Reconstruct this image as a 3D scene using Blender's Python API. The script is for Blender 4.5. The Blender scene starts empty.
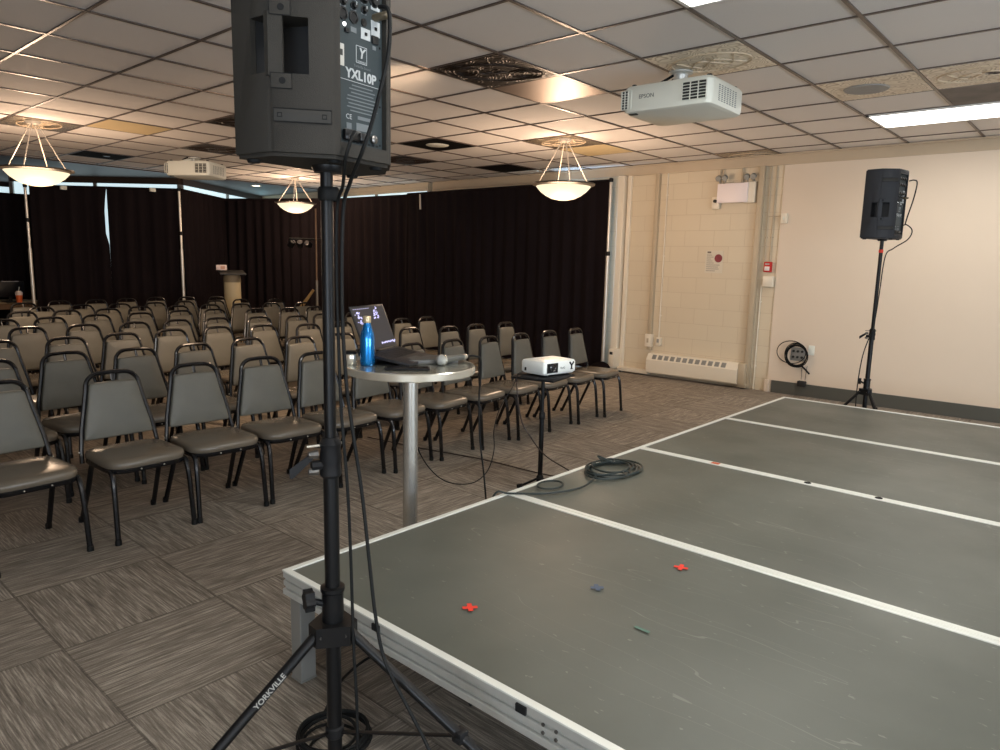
import bpy, bmesh, math, random
from mathutils import Vector, Matrix
R_ = random.Random(7)
PI = math.pi
scene = bpy.context.scene
col = scene.collection

# ------------------------------------------------------------------ helpers
def srgb(r, g, b):
    f = lambda c: (c/255/12.92) if c/255 <= .04045 else ((c/255+.055)/1.055)**2.4
    return (f(r), f(g), f(b), 1)

def mat(name, c, rough=.6, metal=0, emit=None, es=0, spec=.5, coat=0, bump=None, var=None):
    m = bpy.data.materials.new(name); m.use_nodes = True
    nt = m.node_tree; b = nt.nodes['Principled BSDF']
    b.inputs['Base Color'].default_value = c
    b.inputs['Roughness'].default_value = rough
    b.inputs['Metallic'].default_value = metal
    b.inputs['Specular IOR Level'].default_value = spec
    b.inputs['Coat Weight'].default_value = coat
    if emit:
        b.inputs['Emission Color'].default_value = emit
        b.inputs['Emission Strength'].default_value = es
    tc = nt.nodes.new('ShaderNodeTexCoord')
    if var:                                     # (scale, darker colour factor)
        n = nt.nodes.new('ShaderNodeTexNoise'); n.inputs['Scale'].default_value = var[0]
        n.inputs['Detail'].default_value = 4
        mx = nt.nodes.new('ShaderNodeMix'); mx.data_type = 'RGBA'
        mx.inputs[6].default_value = c
        mx.inputs[7].default_value = (c[0]*var[1], c[1]*var[1], c[2]*var[1], 1)
        nt.links.new(tc.outputs['Object'], n.inputs['Vector'])
        nt.links.new(n.outputs['Fac'], mx.inputs[0])
        nt.links.new(mx.outputs[2], b.inputs['Base Color'])
    if bump:                                    # (scale, strength)
        n = nt.nodes.new('ShaderNodeTexNoise'); n.inputs['Scale'].default_value = bump[0]
        bp = nt.nodes.new('ShaderNodeBump'); bp.inputs['Strength'].default_value = bump[1]
        bp.inputs['Distance'].default_value = .003
        nt.links.new(tc.outputs['Object'], n.inputs['Vector'])
        nt.links.new(n.outputs['Fac'], bp.inputs['Height'])
        nt.links.new(bp.outputs['Normal'], b.inputs['Normal'])
    return m

def math_node(nt, op, a, b=None, clamp=False):
    n = nt.nodes.new('ShaderNodeMath'); n.operation = op; n.use_clamp = clamp
    for i, v in enumerate((a, b)):
        if v is None: continue
        if isinstance(v, (int, float)): n.inputs[i].default_value = v
        else: nt.links.new(v, n.inputs[i])
    return n.outputs[0]

def tag(o, label=None, cat=None, group=None, kind=None):
    if label: o['label'] = label
    if cat: o['category'] = cat
    if group: o['group'] = group
    if kind: o['kind'] = kind
    return o

def empty(name, loc=(0, 0, 0), rz=0, label=None, cat=None, group=None):
    o = bpy.data.objects.new(name, None); o.empty_display_size = .1
    o.location = loc; o.rotation_euler = (0, 0, rz); col.objects.link(o)
    return tag(o, label, cat, group)

class MB:
    def __init__(s): s.bm = bmesh.new()
    def _xf(s, vs, M):
        if M is not None: bmesh.ops.transform(s.bm, matrix=M, verts=vs)
    def box(s, c, d, bev=0, M=None, seg=2):
        r = bmesh.ops.create_cube(s.bm, size=1)['verts']
        bmesh.ops.scale(s.bm, vec=d, verts=r)
        if bev:
            es = list({e for v in r for e in v.link_edges})
            rr = bmesh.ops.bevel(s.bm, geom=es, offset=bev, segments=seg, affect='EDGES', profile=.5)
            r = list({v for f in rr['faces'] for v in f.verts} | {v for v in r if v.is_valid})
            st = list(r); seen = set(st)
            while st:
                v = st.pop()
                for e in v.link_edges:
                    w = e.other_vert(v)
                    if w not in seen: seen.add(w); st.append(w)
            r = list(seen)
        bmesh.ops.translate(s.bm, vec=c, verts=r)
        s._xf(r, M); return s
    def tube(s, pts, r, seg=8, closed=False, M=None, cap=True, flat=None):
        pts = [Vector(p) for p in pts]; n = len(pts); rings = []; allv = []
        up = None
        for i, p in enumerate(pts):
            if closed: t = pts[(i+1) % n]-pts[i-1]
            else: t = pts[min(i+1, n-1)]-pts[max(i-1, 0)]
            t.normalize()
            if up is None:
                up = Vector((0, 0, 1)) if abs(t.z) < .9 else Vector((1, 0, 0))
            a = up-t*up.dot(t)
            if a.length < 1e-5: a = Vector((0, 1, 0))-t*t.y
            a.normalize(); up = a; b = t.cross(a)
            rr = r[i] if isinstance(r, (list, tuple)) else r
            ring = [s.bm.verts.new(p+a*math.cos(2*PI*k/seg)*rr*(flat or 1)+b*math.sin(2*PI*k/seg)*rr) for k in range(seg)]
            rings.append(ring); allv += ring
        m = n if closed else n-1
        for i in range(m):
            A, B = rings[i], rings[(i+1) % n]
            for k in range(seg):
                s.bm.faces.new((A[k], A[(k+1) % seg], B[(k+1) % seg], B[k]))
        if cap and not closed:
            s.bm.faces.new(rings[0][::-1]); s.bm.faces.new(rings[-1])
        s._xf(allv, M); return s
    def lathe(s, prof, c=(0, 0, 0), seg=32, M=None, cap=True):
        rings = []; allv = []
        for (r, z) in prof:
            ring = [s.bm.verts.new((c[0]+r*math.cos(2*PI*k/seg), c[1]+r*math.sin(2*PI*k/seg), c[2]+z)) for k in range(seg)]
            rings.append(ring); allv += ring
        for A, B in zip(rings, rings[1:]):
            for k in range(seg):
                s.bm.faces.new((A[k], A[(k+1) % seg], B[(k+1) % seg], B[k]))
        if cap:
            s.bm.faces.new(rings[0][::-1]); s.bm.faces.new(rings[-1])
        s._xf(allv, M); return s
    def prism(s, poly, z0, z1, M=None):
        a = [s.bm.verts.new((x, y, z0)) for x, y in poly]
        b = [s.bm.verts.new((x, y, z1)) for x, y in poly]
        n = len(poly)
        for k in range(n): s.bm.faces.new((a[k], a[(k+1) % n], b[(k+1) % n], b[k]))
        s.bm.faces.new(a[::-1]); s.bm.faces.new(b)
        s._xf(a+b, M); return s
    def rings(s, rs, cap=True, M=None, close=True):
        V = [[s.bm.verts.new(p) for p in r] for r in rs]
        for A, B in zip(V, V[1:]):
            n = len(A)
            for k in range(n if close else n-1):
                s.bm.faces.new((A[k], A[(k+1) % n], B[(k+1) % n], B[k]))
        if cap: s.bm.faces.new(V[0][::-1]); s.bm.faces.new(V[-1])
        s._xf([v for r in V for v in r], M); return s
    def quad(s, *p):
        s.bm.faces.new([s.bm.verts.new(q) for q in p]); return s
    def build(s, name, m, parent=None, smooth=True, loc=None, angle=40):
        bmesh.ops.recalc_face_normals(s.bm, faces=s.bm.faces[:])
        me = bpy.data.meshes.new(name)
        if smooth:
            for f in s.bm.faces: f.smooth = True
            for e in s.bm.edges:
                if len(e.link_faces) == 2 and e.calc_face_angle(0) > math.radians(angle): e.smooth = False
        s.bm.to_mesh(me); s.bm.free()
        me.materials.append(m)
        o = bpy.data.objects.new(name, me); col.objects.link(o)
        if parent: o.parent = parent
        if loc: o.location = loc
        return o

def struct(o): o['kind'] = 'structure'; return o

def text_mesh(name, body, size, m, parent, M, ext=.0005, bold=0, shear=0, align='CENTER'):
    cu = bpy.data.curves.new(name, 'FONT'); cu.body = body; cu.size = size
    cu.extrude = ext; cu.offset = bold; cu.shear = shear; cu.align_x = align; cu.align_y = 'CENTER'; cu.resolution_u = 3
    t = bpy.data.objects.new(name+'_tmp', cu); col.objects.link(t)
    dg = bpy.context.evaluated_depsgraph_get(); dg.update()
    me = bpy.data.meshes.new_from_object(t.evaluated_get(dg)); me.name = name
    bpy.data.objects.remove(t)
    me.transform(M); me.materials.clear(); me.materials.append(m)
    o = bpy.data.objects.new(name, me); col.objects.link(o)
    if parent: o.parent = parent
    return o

def copy_tree(o, parent=None):
    c = o.copy(); col.objects.link(c)
    if parent: c.parent = parent
    for ch in o.children: copy_tree(ch, c)
    return c

def spline(pts, n=8):
    pts = [Vector(p) for p in pts]; P = [pts[0]]+pts+[pts[-1]]; out = []
    for i in range(1, len(P)-2):
        a, b, c, d = P[i-1:i+3]
        for k in range(n):
            t = k/n
            out.append(.5*((2*b)+(-a+c)*t+(2*a-5*b+4*c-d)*t*t+(-a+3*b-3*c+d)*t**3))
    out.append(pts[-1]); return out

def frame_M(origin, x, y):
    x = Vector(x).normalized(); y = Vector(y).normalized(); z = x.cross(y)
    return Matrix(((x.x, y.x, z.x, origin[0]), (x.y, y.y, z.y, origin[1]), (x.z, y.z, z.z, origin[2]), (0, 0, 0, 1)))

# ------------------------------------------------------------------ materials
black_plastic = mat('black_plastic', srgb(24, 24, 25), .55, spec=.2)
black_metal = mat('black_metal', srgb(13, 13, 14), .4, 0, spec=.3)
chair_black = mat('chair_black', srgb(17, 17, 20), .27, .3, coat=.25)
chrome_dark = mat('dark_screw_metal', srgb(120, 118, 115), .3, .9)
rubber = mat('cable_rubber', srgb(17, 18, 18), .65, spec=.25)
cabinet_m = mat('speaker_cabinet', srgb(52, 49, 44), .62, spec=.25, bump=(700, .5), var=(6, .8))
panel_m = mat('speaker_panel', srgb(44, 54, 57), .5, .2)
white_print = mat('white_print', srgb(172, 176, 176), .6)
grey_print = mat('grey_print', srgb(98, 104, 106), .6)
dark_hole = mat('dark_hole', srgb(6, 6, 7), .9)
knob_m = mat('knob_black', srgb(12, 12, 13), .35)
alu = mat('aluminium', srgb(200, 200, 194), .38, .35, var=(30, .85))
alu_white = mat('bright_edge_strip', srgb(226, 228, 220), .45, .15)
alu_leg = mat('grey_leg', srgb(150, 150, 146), .45, .5)
steel = mat('brushed_steel', srgb(205, 203, 196), .26, .8)
steel_rim = mat('polished_steel', srgb(222, 216, 200), .2, .65)
gaffer_red = mat('red_tape', srgb(232, 60, 42), .6)
gaffer_orange = mat('orange_tape', srgb(200, 96, 60), .6)
gaffer_blue = mat('blue_tape', srgb(84, 96, 116), .7)
gaffer_green = mat('green_tape', srgb(92, 124, 110), .7)
cream_paint = mat('cream_paint', srgb(222, 205, 184), .55, bump=(90, .15), var=(3, .96))
cream_metal = mat('cream_enamel', srgb(228, 218, 198), .4)
white_plastic = mat('white_plastic', srgb(225, 226, 214), .4)
white_plastic2 = mat('pale_plastic', srgb(236, 240, 236), .35)
louvre_dark = mat('louvre_dark', srgb(40, 42, 40), .6)
grey_vent = mat('grey_vent', srgb(150, 148, 140), .5)
drape_m = mat('black_drape', srgb(30, 24, 26), .95, spec=.08, var=(2, .6))
pole_m = mat('pipe_aluminium', srgb(205, 200, 190), .35, .6)
bowl_m = mat('frosted_glass_bowl', srgb(110, 98, 74), .6, emit=(1, .87, .60, 1), es=1.12)
rim_m = mat('bowl_rim', srgb(96, 88, 78), .4, .6)
rod_m = mat('lamp_rod', srgb(170, 158, 142), .4, .3, emit=(1, .85, .65, 1), es=.15)
troffer_m = mat('troffer_diffuser', srgb(255, 255, 255), .5, emit=(1, .97, .90, 1), es=5)
troffer_frame_m = mat('troffer_frame', srgb(235, 235, 230), .5)
window_glow = mat('daylight_glass', srgb(200, 235, 240), .3, emit=(.74, .93, 1, 1), es=.85)
ceiling_dark = mat('dark_soffit_paint', srgb(56, 42, 33), .5, .0, var=(2, .85))
red_m = mat('alarm_red', srgb(190, 28, 24), .4)
blue_bottle = mat('blue_enamel', srgb(12, 118, 190), .22, .7, coat=.5)
bamboo = mat('steel_cap', srgb(214, 196, 160), .3, .5)
screen_m = mat('laptop_screen', srgb(26, 26, 30), .5, emit=srgb(50, 48, 54), es=.4)
screen_glyph = mat('screen_glyph', srgb(180, 180, 220), .5, emit=srgb(190, 185, 235), es=.9)
laptop_m = mat('laptop_shell', srgb(52, 52, 55), .4, .5)
laptop_grey = mat('notebook_grey', srgb(92, 92, 90), .42, .4, bump=(120, .3))
mic_grille = mat('mic_grille', srgb(190, 192, 188), .35, .8, bump=(900, 1))
mic_body = mat('mic_body', srgb(104, 106, 102), .35, .4)
paper = mat('poster_paper', srgb(214, 204, 184), .8)
slot_shade = mat('slot_shade', srgb(108, 104, 96), .6)
podium_m = mat('podium_drum', srgb(186, 172, 138), .55)
fabric_back = None

# chair back fabric & vinyl
def fabric(name, c1, c2, rough, scale=900, st=.6):
    m = bpy.data.materials.new(name); m.use_nodes = True; nt = m.node_tree; b = nt.nodes['Principled BSDF']
    tc = nt.nodes.new('ShaderNodeTexCoord'); n = nt.nodes.new('ShaderNodeTexNoise'); n.inputs['Scale'].default_value = 9
    n.inputs['Detail'].default_value = 5
    mp = nt.nodes.new('ShaderNodeMapping'); mp.inputs['Scale'].default_value = (1, 1, 1)
    nt.links.new(tc.outputs['Object'], n.inputs['Vector'])
    n2 = nt.nodes.new('ShaderNodeTexNoise'); n2.inputs['Scale'].default_value = scale
    nt.links.new(tc.outputs['Object'], n2.inputs['Vector'])
    f = math_node(nt, 'ADD', math_node(nt, 'MULTIPLY', n.outputs['Fac'], .4), math_node(nt, 'MULTIPLY', n2.outputs['Fac'], .6))
    mx = nt.nodes.new('ShaderNodeMix'); mx.data_type = 'RGBA'; mx.inputs[6].default_value = c1; mx.inputs[7].default_value = c2
    nt.links.new(f, mx.inputs[0]); nt.links.new(mx.outputs[2], b.inputs['Base Color'])
    b.inputs['Roughness'].default_value = rough
    bp = nt.nodes.new('ShaderNodeBump'); bp.inputs['Strength'].default_value = st; bp.inputs['Distance'].default_value = .001
    nt.links.new(n2.outputs['Fac'], bp.inputs['Height']); nt.links.new(bp.outputs['Normal'], b.inputs['Normal'])
    return m
fabric_back = fabric('woven_grey_vinyl', srgb(72, 72, 65), srgb(112, 108, 97), .5, 420, .5)
seat_vinyl = fabric('taupe_seat_vinyl', srgb(90, 82, 71), srgb(114, 104, 90), .27, 260, .12)

# carpet tiles, quarter-turned
def carpet_mat():
    m = bpy.data.materials.new('streaked_carpet_tile'); m.use_nodes = True; nt = m.node_tree; b = nt.nodes['Principled BSDF']
    g = nt.nodes.new('ShaderNodeNewGeometry'); sp = nt.nodes.new('ShaderNodeSeparateXYZ'); nt.links.new(g.outputs['Position'], sp.inputs[0])
    X = math_node(nt, 'DIVIDE', math_node(nt, 'ADD', sp.outputs[0], 2.88+6.1*6), .61)
    Y = math_node(nt, 'DIVIDE', math_node(nt, 'ADD', sp.outputs[1], -.79+6.1*3), .61)
    cx, cy = math_node(nt, 'FLOOR', X), math_node(nt, 'FLOOR', Y)
    par = math_node(nt, 'MODULO', math_node(nt, 'ADD', math_node(nt, 'ADD', cx, cy), 1), 2)
    cell = math_node(nt, 'ADD', math_node(nt, 'MULTIPLY', cx, 3.17), math_node(nt, 'MULTIPLY', cy, 7.31))
    def streak(u, v, su, sv, det):
        cb = nt.nodes.new('ShaderNodeCombineXYZ')
        nt.links.new(math_node(nt, 'MULTIPLY', u, su), cb.inputs[0]); nt.links.new(math_node(nt, 'MULTIPLY', v, sv), cb.inputs[1]); nt.links.new(cell, cb.inputs[2])
        n = nt.nodes.new('ShaderNodeTexNoise'); n.inputs['Scale'].default_value = 1; n.inputs['Detail'].default_value = det; n.inputs['Roughness'].default_value = .65
        nt.links.new(cb.outputs[0], n.inputs['Vector']); return n.outputs['Fac']
    def mixf(f, a, bb):
        mx = nt.nodes.new('ShaderNodeMix'); mx.data_type = 'FLOAT'
        nt.links.new(f, mx.inputs[0]); nt.links.new(a, mx.inputs[2]); nt.links.new(bb, mx.inputs[3]); return mx.outputs[0]
    sA = mixf(par, streak(sp.outputs[0], sp.outputs[1], 7, 150, 4), streak(sp.outputs[1], sp.outputs[0], 7, 150, 4))
    sB = mixf(par, streak(sp.outputs[0], sp.outputs[1], 3, 28, 2), streak(sp.outputs[1], sp.outputs[0], 3, 28, 2))
    grain = nt.nodes.new('ShaderNodeTexNoise'); grain.inputs['Scale'].default_value = 230; nt.links.new(g.outputs['Position'], grain.inputs['Vector'])
    s = math_node(nt, 'ADD', math_node(nt, 'MULTIPLY', sA, .66), math_node(nt, 'MULTIPLY', sB, .18))
    s = math_node(nt, 'ADD', s, math_node(nt, 'MULTIPLY', grain.outputs['Fac'], .12))
    tone = nt.nodes.new('ShaderNodeTexWhiteNoise'); tone.noise_dimensions = '1D'; nt.links.new(cell, tone.inputs['W'])
    s = math_node(nt, 'ADD', s, math_node(nt, 'MULTIPLY', math_node(nt, 'SUBTRACT', tone.outputs['Value'], .5), .03))
    fx, fy = math_node(nt, 'FRACT', X), math_node(nt, 'FRACT', Y)
    ex = math_node(nt, 'MINIMUM', fx, math_node(nt, 'SUBTRACT', 1, fx)); ey = math_node(nt, 'MINIMUM', fy, math_node(nt, 'SUBTRACT', 1, fy))
    edge = math_node(nt, 'LESS_THAN', math_node(nt, 'MINIMUM', ex, ey), .008)
    s = math_node(nt, 'SUBTRACT', s, math_node(nt, 'MULTIPLY', edge, .1))
    cr = nt.nodes.new('ShaderNodeValToRGB'); nt.links.new(s, cr.inputs[0])
    e = cr.color_ramp.elements; e[0].position = .33; e[0].color = srgb(94, 87, 78); e[1].position = .70; e[1].color = srgb(204, 193, 177)
    k = cr.color_ramp.elements.new(.48); k.color = srgb(132, 123, 112)
    nt.links.new(cr.outputs[0], b.inputs['Base Color']); b.inputs['Roughness'].default_value = .95; b.inputs['Specular IOR Level'].default_value = .15
    bp = nt.nodes.new('ShaderNodeBump'); bp.inputs['Strength'].default_value = .5; bp.inputs['Distance'].default_value = .004
    nt.links.new(s, bp.inputs['Height']); nt.links.new(bp.outputs['Normal'], b.inputs['Normal'])
    return m
carpet = carpet_mat()

def block_mat():
    m = bpy.data.materials.new('painted_block_wall'); m.use_nodes = True; nt = m.node_tree; b = nt.nodes['Principled BSDF']
    g = nt.nodes.new('ShaderNodeNewGeometry'); sp = nt.nodes.new('ShaderNodeSeparateXYZ'); nt.links.new(g.outputs['Position'], sp.inputs[0])
    cb = nt.nodes.new('ShaderNodeCombineXYZ')
    nt.links.new(math_node(nt, 'ADD', math_node(nt, 'ADD', sp.outputs[0], sp.outputs[1]), 40.0), cb.inputs[0])
    nt.links.new(math_node(nt, 'ADD', sp.outputs[2], .0535), cb.inputs[1])
    bk = nt.nodes.new('ShaderNodeTexBrick'); bk.inputs['Scale'].default_value = 1; bk.inputs['Brick Width'].default_value = .406
    bk.inputs['Row Height'].default_value = .2026; bk.inputs['Mortar Size'].default_value = .004; bk.inputs['Mortar Smooth'].default_value = .6
    bk.inputs['Color1'].default_value = srgb(214, 200, 174); bk.inputs['Color2'].default_value = srgb(212, 197, 171); bk.inputs['Mortar'].default_value = srgb(199, 182, 155)
    nt.links.new(cb.outputs[0], bk.inputs['Vector']); nt.links.new(bk.outputs['Color'], b.inputs['Base Color'])
    b.inputs['Roughness'].default_value = .5
    n = nt.nodes.new('ShaderNodeTexNoise'); n.inputs['Scale'].default_value = 60; nt.links.new(g.outputs['Position'], n.inputs['Vector'])
    h = math_node(nt, 'ADD', math_node(nt, 'MULTIPLY', bk.outputs['Fac'], -1), math_node(nt, 'MULTIPLY', n.outputs['Fac'], .25))
    bp = nt.nodes.new('ShaderNodeBump'); bp.inputs['Strength'].default_value = .35; bp.inputs['Distance'].default_value = .004
    nt.links.new(h, bp.inputs['Height']); nt.links.new(bp.outputs['Normal'], b.inputs['Normal'])
    return m
block = block_mat()

def deck_mat():
    m = bpy.data.materials.new('worn_deck_board'); m.use_nodes = True; nt = m.node_tree; b = nt.nodes['Principled BSDF']
    g = nt.nodes.new('ShaderNodeNewGeometry')
    def noise(s, d, mp=None):
        n = nt.nodes.new('ShaderNodeTexNoise'); n.inputs['Scale'].default_value = s; n.inputs['Detail'].default_value = d
        if mp:
            k = nt.nodes.new('ShaderNodeMapping'); k.inputs['Rotation'].default_value = mp[0]; k.inputs['Scale'].default_value = mp[1]
            nt.links.new(g.outputs['Position'], k.inputs[0]); nt.links.new(k.outputs[0], n.inputs['Vector'])
        else: nt.links.new(g.outputs['Position'], n.inputs['Vector'])
        return n.outputs['Fac']
    cr = nt.nodes.new('ShaderNodeValToRGB'); nt.links.new(noise(1.6, 6), cr.inputs[0])
    e = cr.color_ramp.elements; e[0].position = .3; e[0].color = srgb(78, 82, 74); e[1].position = .72; e[1].color = srgb(100, 103, 95)
    # scratches: thin bands of stretched noise
    a = None
    for rz, th in ((.5, .006), (-.9, .005), (2.0, .004)):
        f = noise(2.2, 2, ((0, 0, rz), (.22, 2.6, 1)))
        d = math_node(nt, 'ABSOLUTE', math_node(nt, 'SUBTRACT', f, .5))
        w = math_node(nt, 'LESS_THAN', d, th*.22)
        gate = math_node(nt, 'GREATER_THAN', noise(1.3+rz*.2, 1), .56)
        w = math_node(nt, 'MULTIPLY', w, gate)
        a = w if a is None else math_node(nt, 'MAXIMUM', a, w)
    sc = math_node(nt, 'GREATER_THAN', noise(26, 5, ((0, 0, .7), (1, 2.5, 1))), .705)
    a = math_node(nt, 'MAXIMUM', math_node(nt, 'MULTIPLY', a, .22), math_node(nt, 'MULTIPLY', sc, .25))
    mx = nt.nodes.new('ShaderNodeMix'); mx.data_type = 'RGBA'; mx.inputs[7].default_value = srgb(170, 172, 160)
    nt.links.new(a, mx.inputs[0]); nt.links.new(cr.outputs[0], mx.inputs[6]); nt.links.new(mx.outputs[2], b.inputs['Base Color'])
    rr = math_node(nt, 'ADD', math_node(nt, 'MULTIPLY', noise(3, 5), .22), .36)
    nt.links.new(rr, b.inputs['Roughness'])
    return m
deck_surface_m = deck_mat()

def ceil_mat():
    m = bpy.data.materials.new('lay_in_ceiling_tile'); m.use_nodes = True; nt = m.node_tree; b = nt.nodes['Principled BSDF']
    g = nt.nodes.new('ShaderNodeNewGeometry')
    n = nt.nodes.new('ShaderNodeTexNoise'); n.inputs['Scale'].default_value = 160; n.inputs['Detail'].default_value = 5
    nt.links.new(g.outputs['Position'], n.inputs['Vector'])
    sp = nt.nodes.new('ShaderNodeSeparateXYZ'); nt.links.new(g.outputs['Position'], sp.inputs[0])
    cx = math_node(nt, 'FLOOR', math_node(nt, 'DIVIDE', math_node(nt, 'ADD', sp.outputs[0], 4.621), .674))
    cy = math_node(nt, 'FLOOR', math_node(nt, 'DIVIDE', math_node(nt, 'ADD', sp.outputs[1], -2.969), .668))
    w = nt.nodes.new('ShaderNodeTexWhiteNoise'); w.noise_dimensions = '1D'
    nt.links.new(math_node(nt, 'ADD', math_node(nt, 'MULTIPLY', cx, 5.3), math_node(nt, 'MULTIPLY', cy, 1.7)), w.inputs['W'])
    f = math_node(nt, 'ADD', math_node(nt, 'MULTIPLY', n.outputs['Fac'], .6), math_node(nt, 'MULTIPLY', w.outputs['Value'], .4))
    mx = nt.nodes.new('ShaderNodeMix'); mx.data_type = 'RGBA'; mx.inputs[6].default_value = srgb(222, 216, 210); mx.inputs[7].default_value = srgb(240, 234, 228)
    nt.links.new(f, mx.inputs[0]); nt.links.new(mx.outputs[2], b.inputs['Base Color']); b.inputs['Roughness'].default_value = .85
    bp = nt.nodes.new('ShaderNodeBump'); bp.inputs['Strength'].default_value = .3; bp.inputs['Distance'].default_value = .002
    nt.links.new(n.outputs['Fac'], bp.inputs['Height']); nt.links.new(bp.outputs['Normal'], b.inputs['Normal'])
    return m
ceil_m = ceil_mat()
grid_m = mat('ceiling_tee_bar', srgb(98, 86, 78), .35, .2)

def ornate(name, c_base, c_line, metal, rough, s=1.0):
    m = bpy.data.materials.new(name); m.use_nodes = True; nt = m.node_tree; b = nt.nodes['Principled BSDF']
    tc = nt.nodes.new('ShaderNodeTexCoord')
    n = nt.nodes.new('ShaderNodeTexNoise'); n.inputs['Scale'].default_value = 4.5*s; n.inputs['Detail'].default_value = 1.5
    nt.links.new(tc.outputs['Object'], n.inputs['Vector'])
    w = math_node(nt, 'SINE', math_node(nt, 'MULTIPLY', n.outputs['Fac'], 120))
    w = math_node(nt, 'ADD', math_node(nt, 'MULTIPLY', w, .5), .5)
    w = math_node(nt, 'POWER', w, 2.5)
    mx = nt.nodes.new('ShaderNodeMix'); mx.data_type = 'RGBA'; mx.inputs[6].default_value = c_base; mx.inputs[7].default_value = c_line
    nt.links.new(w, mx.inputs[0]); nt.links.new(mx.outputs[2], b.inputs['Base Color'])
    b.inputs['Metallic'].default_value = metal; b.inputs['Roughness'].default_value = rough
    bp = nt.nodes.new('ShaderNodeBump'); bp.inputs['Strength'].default_value = .8 if metal else .25; bp.inputs['Distance'].default_value = .006
    nt.links.new(w, bp.inputs['Height']); nt.links.new(bp.outputs['Normal'], b.inputs['Normal'])
    return m
orn_cream = ornate('cream_scroll_tile', srgb(246, 232, 210), srgb(198, 178, 150), 0, .55)
orn_brown = ornate('bronze_scroll_tile', srgb(58, 46, 38), srgb(20, 15, 12), .5, .45)
orn_silver = ornate('silver_scroll_tile', srgb(176, 162, 140), srgb(84, 68, 52), .6, .3)
orn_trim = mat('embossed_ring', srgb(66, 54, 46), .42, .6)
mirror_tile_m = mat('satin_metal_tile', srgb(150, 132, 120), .42, .7)
glow_tile_m = mat('lamp_glow_tile', srgb(214, 192, 148), .7, var=(4, .85))  # yellow glow of the bowl lamps painted into the tile colour
black_tile_m = mat('black_opening', srgb(12, 11, 11), .8, spec=.1)
stain_m = mat('stained_tile', srgb(150, 140, 132), .7, var=(5, .2))

# ------------------------------------------------------------------ room shell
YW = 8.70; ZC = 2.85
RX0, RY0, SX, SY = -4.621, 2.969, .674, .668
b = MB(); b.quad((-19, -4, 0), (6, -4, 0), (6, 9.6, 0), (-19, 9.6, 0)); struct(b.build('floor', carpet, smooth=False))
b = MB(); b.quad((-12.25, -4, ZC+.012), (6, -4, ZC+.012), (6, 8.75, ZC+.012), (-12.25, 8.75, ZC+.012)); struct(b.build('ceiling', ceil_m, smooth=False))
b = MB(); b.quad((-19, -4, ZC), (-12.24, -4, ZC), (-12.24, 9.6, ZC), (-19, 9.6, ZC))
b.box((-12.25, 2.4, ZC+.03), (.05, 12.8, .07)); struct(b.build('ceiling_soffit', ceiling_dark, smooth=False))
# tee-bar grid
b = MB()
for i in range(-12, 17):
    x = RX0+i*SX
    if -12.2 < x < 6: b.box((x, 2.35, ZC+.007), (.022, 12.7, .008))
for j in range(-11, 9):
    y = RY0+j*SY
    if -4 < y < YW: b.box((-3.1, y, ZC+.0075), (18.2, .018, .007))
struct(b.build('trim_1', grid_m, smooth=False))

# far long wall (right-hand wall in the photo)
b = MB(); b.box((-6.25, YW+.1, 1.43), (6.1, .2, 2.86)); struct(b.build('wall_right', block, smooth=False))
b = MB(); b.box((1.4, YW+.09, 1.43), (9.2, .22, 2.86)); struct(b.build('wall_right_plaster', cream_paint, smooth=False))
b = MB(); b.box((6.1, 2.5, 1.43), (.2, 13, 2.86)); struct(b.build('wall_front', cream_paint, smooth=False))
b = MB(); b.box((-6.5, -4.1, 1.43), (25, .2, 2.86)); struct(b.build('wall_near', cream_paint, smooth=False))
# moulding board under the ceiling, slightly uneven
b = MB()
b.box((-1.7, YW-.012, 2.785), (15.1, .026, .13), .004)
b.box((-1.7, YW-.024, 2.842), (15.1, .05, .016), .003)
struct(b.build('trim_2', mat('moulding_paint', srgb(196, 178, 152), .5, var=(5, .88)), smooth=False))
# baseboard of the plaster part
b = MB(); b.box((1.4, YW-.026, .075), (9.1, .012, .15), .003)
struct(b.build('baseboard_right', mat('grey_vinyl_base', srgb(84, 84, 78), .45), smooth=False))
b = MB(); b.box((-3.2, YW-.03, .075), (.05, .05, .15), .004); struct(b.build('trim_3', cream_paint, smooth=False))

# windows behind the drapes
def window_wall(n, p, q, z0=2.2, z1=2.745, wall=block):
    p, q = Vector((*p, 0)), Vector((*q, 0)); d = (q-p).normalized(); L = (q-p).length; nrm = Vector((d.y, -d.x, 0))
    M = frame_M(p, d, Vector((0, 0, 1)))
    w = MB()
    w.box((L/2, z0/2, 0), (L, z0, .12), M=M)
    struct(w.build('wall_back_%d' % n, wall, smooth=False))
    w = MB(); w.box((L/2, (z1+2.86)/2, 0), (L, 2.86-z1, .12), M=M); struct(w.build('trim_%d' % (n+10), wall if n == 1 else ceiling_dark, smooth=False))
    g = MB(); g.box((L/2, (z0+z1)/2, 0), (L, z1-z0, .02), M=M)
    g = struct(g.build('window_%d' % n, window_glow, smooth=False))
    f = MB(); k = max(2, int(L/1.2))
    for a in range(k+1): f.box((L*a/k, (z0+z1)/2, 0), (.06, z1-z0, .09), M=M)
    f.box((L/2, z0+.02, 0), (L, .05, .09), M=M)
    f.build('window_frame', alu_leg, g, smooth=False)
window_wall(1, (-9.4, YW+.04), (-15.2, YW+.04), z1=2.72)
window_wall(2, (-15.0, 8.75), (-12.95, 5.95))
window_wall(3, (-12.95, 5.95), (-15.35, 4.0), z0=1.2)
window_wall(4, (-15.35, 4.0), (-17.0, 4.5), z1=1.0)
window_wall(5, (-17.0, 4.62), (-17.0, 0.2), z1=2.76)
b = MB(); b.box((-17.0, -1.9, 1.43), (.2, 4.2, 2.86)); struct(b.build('wall_back', block, smooth=False))
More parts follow.
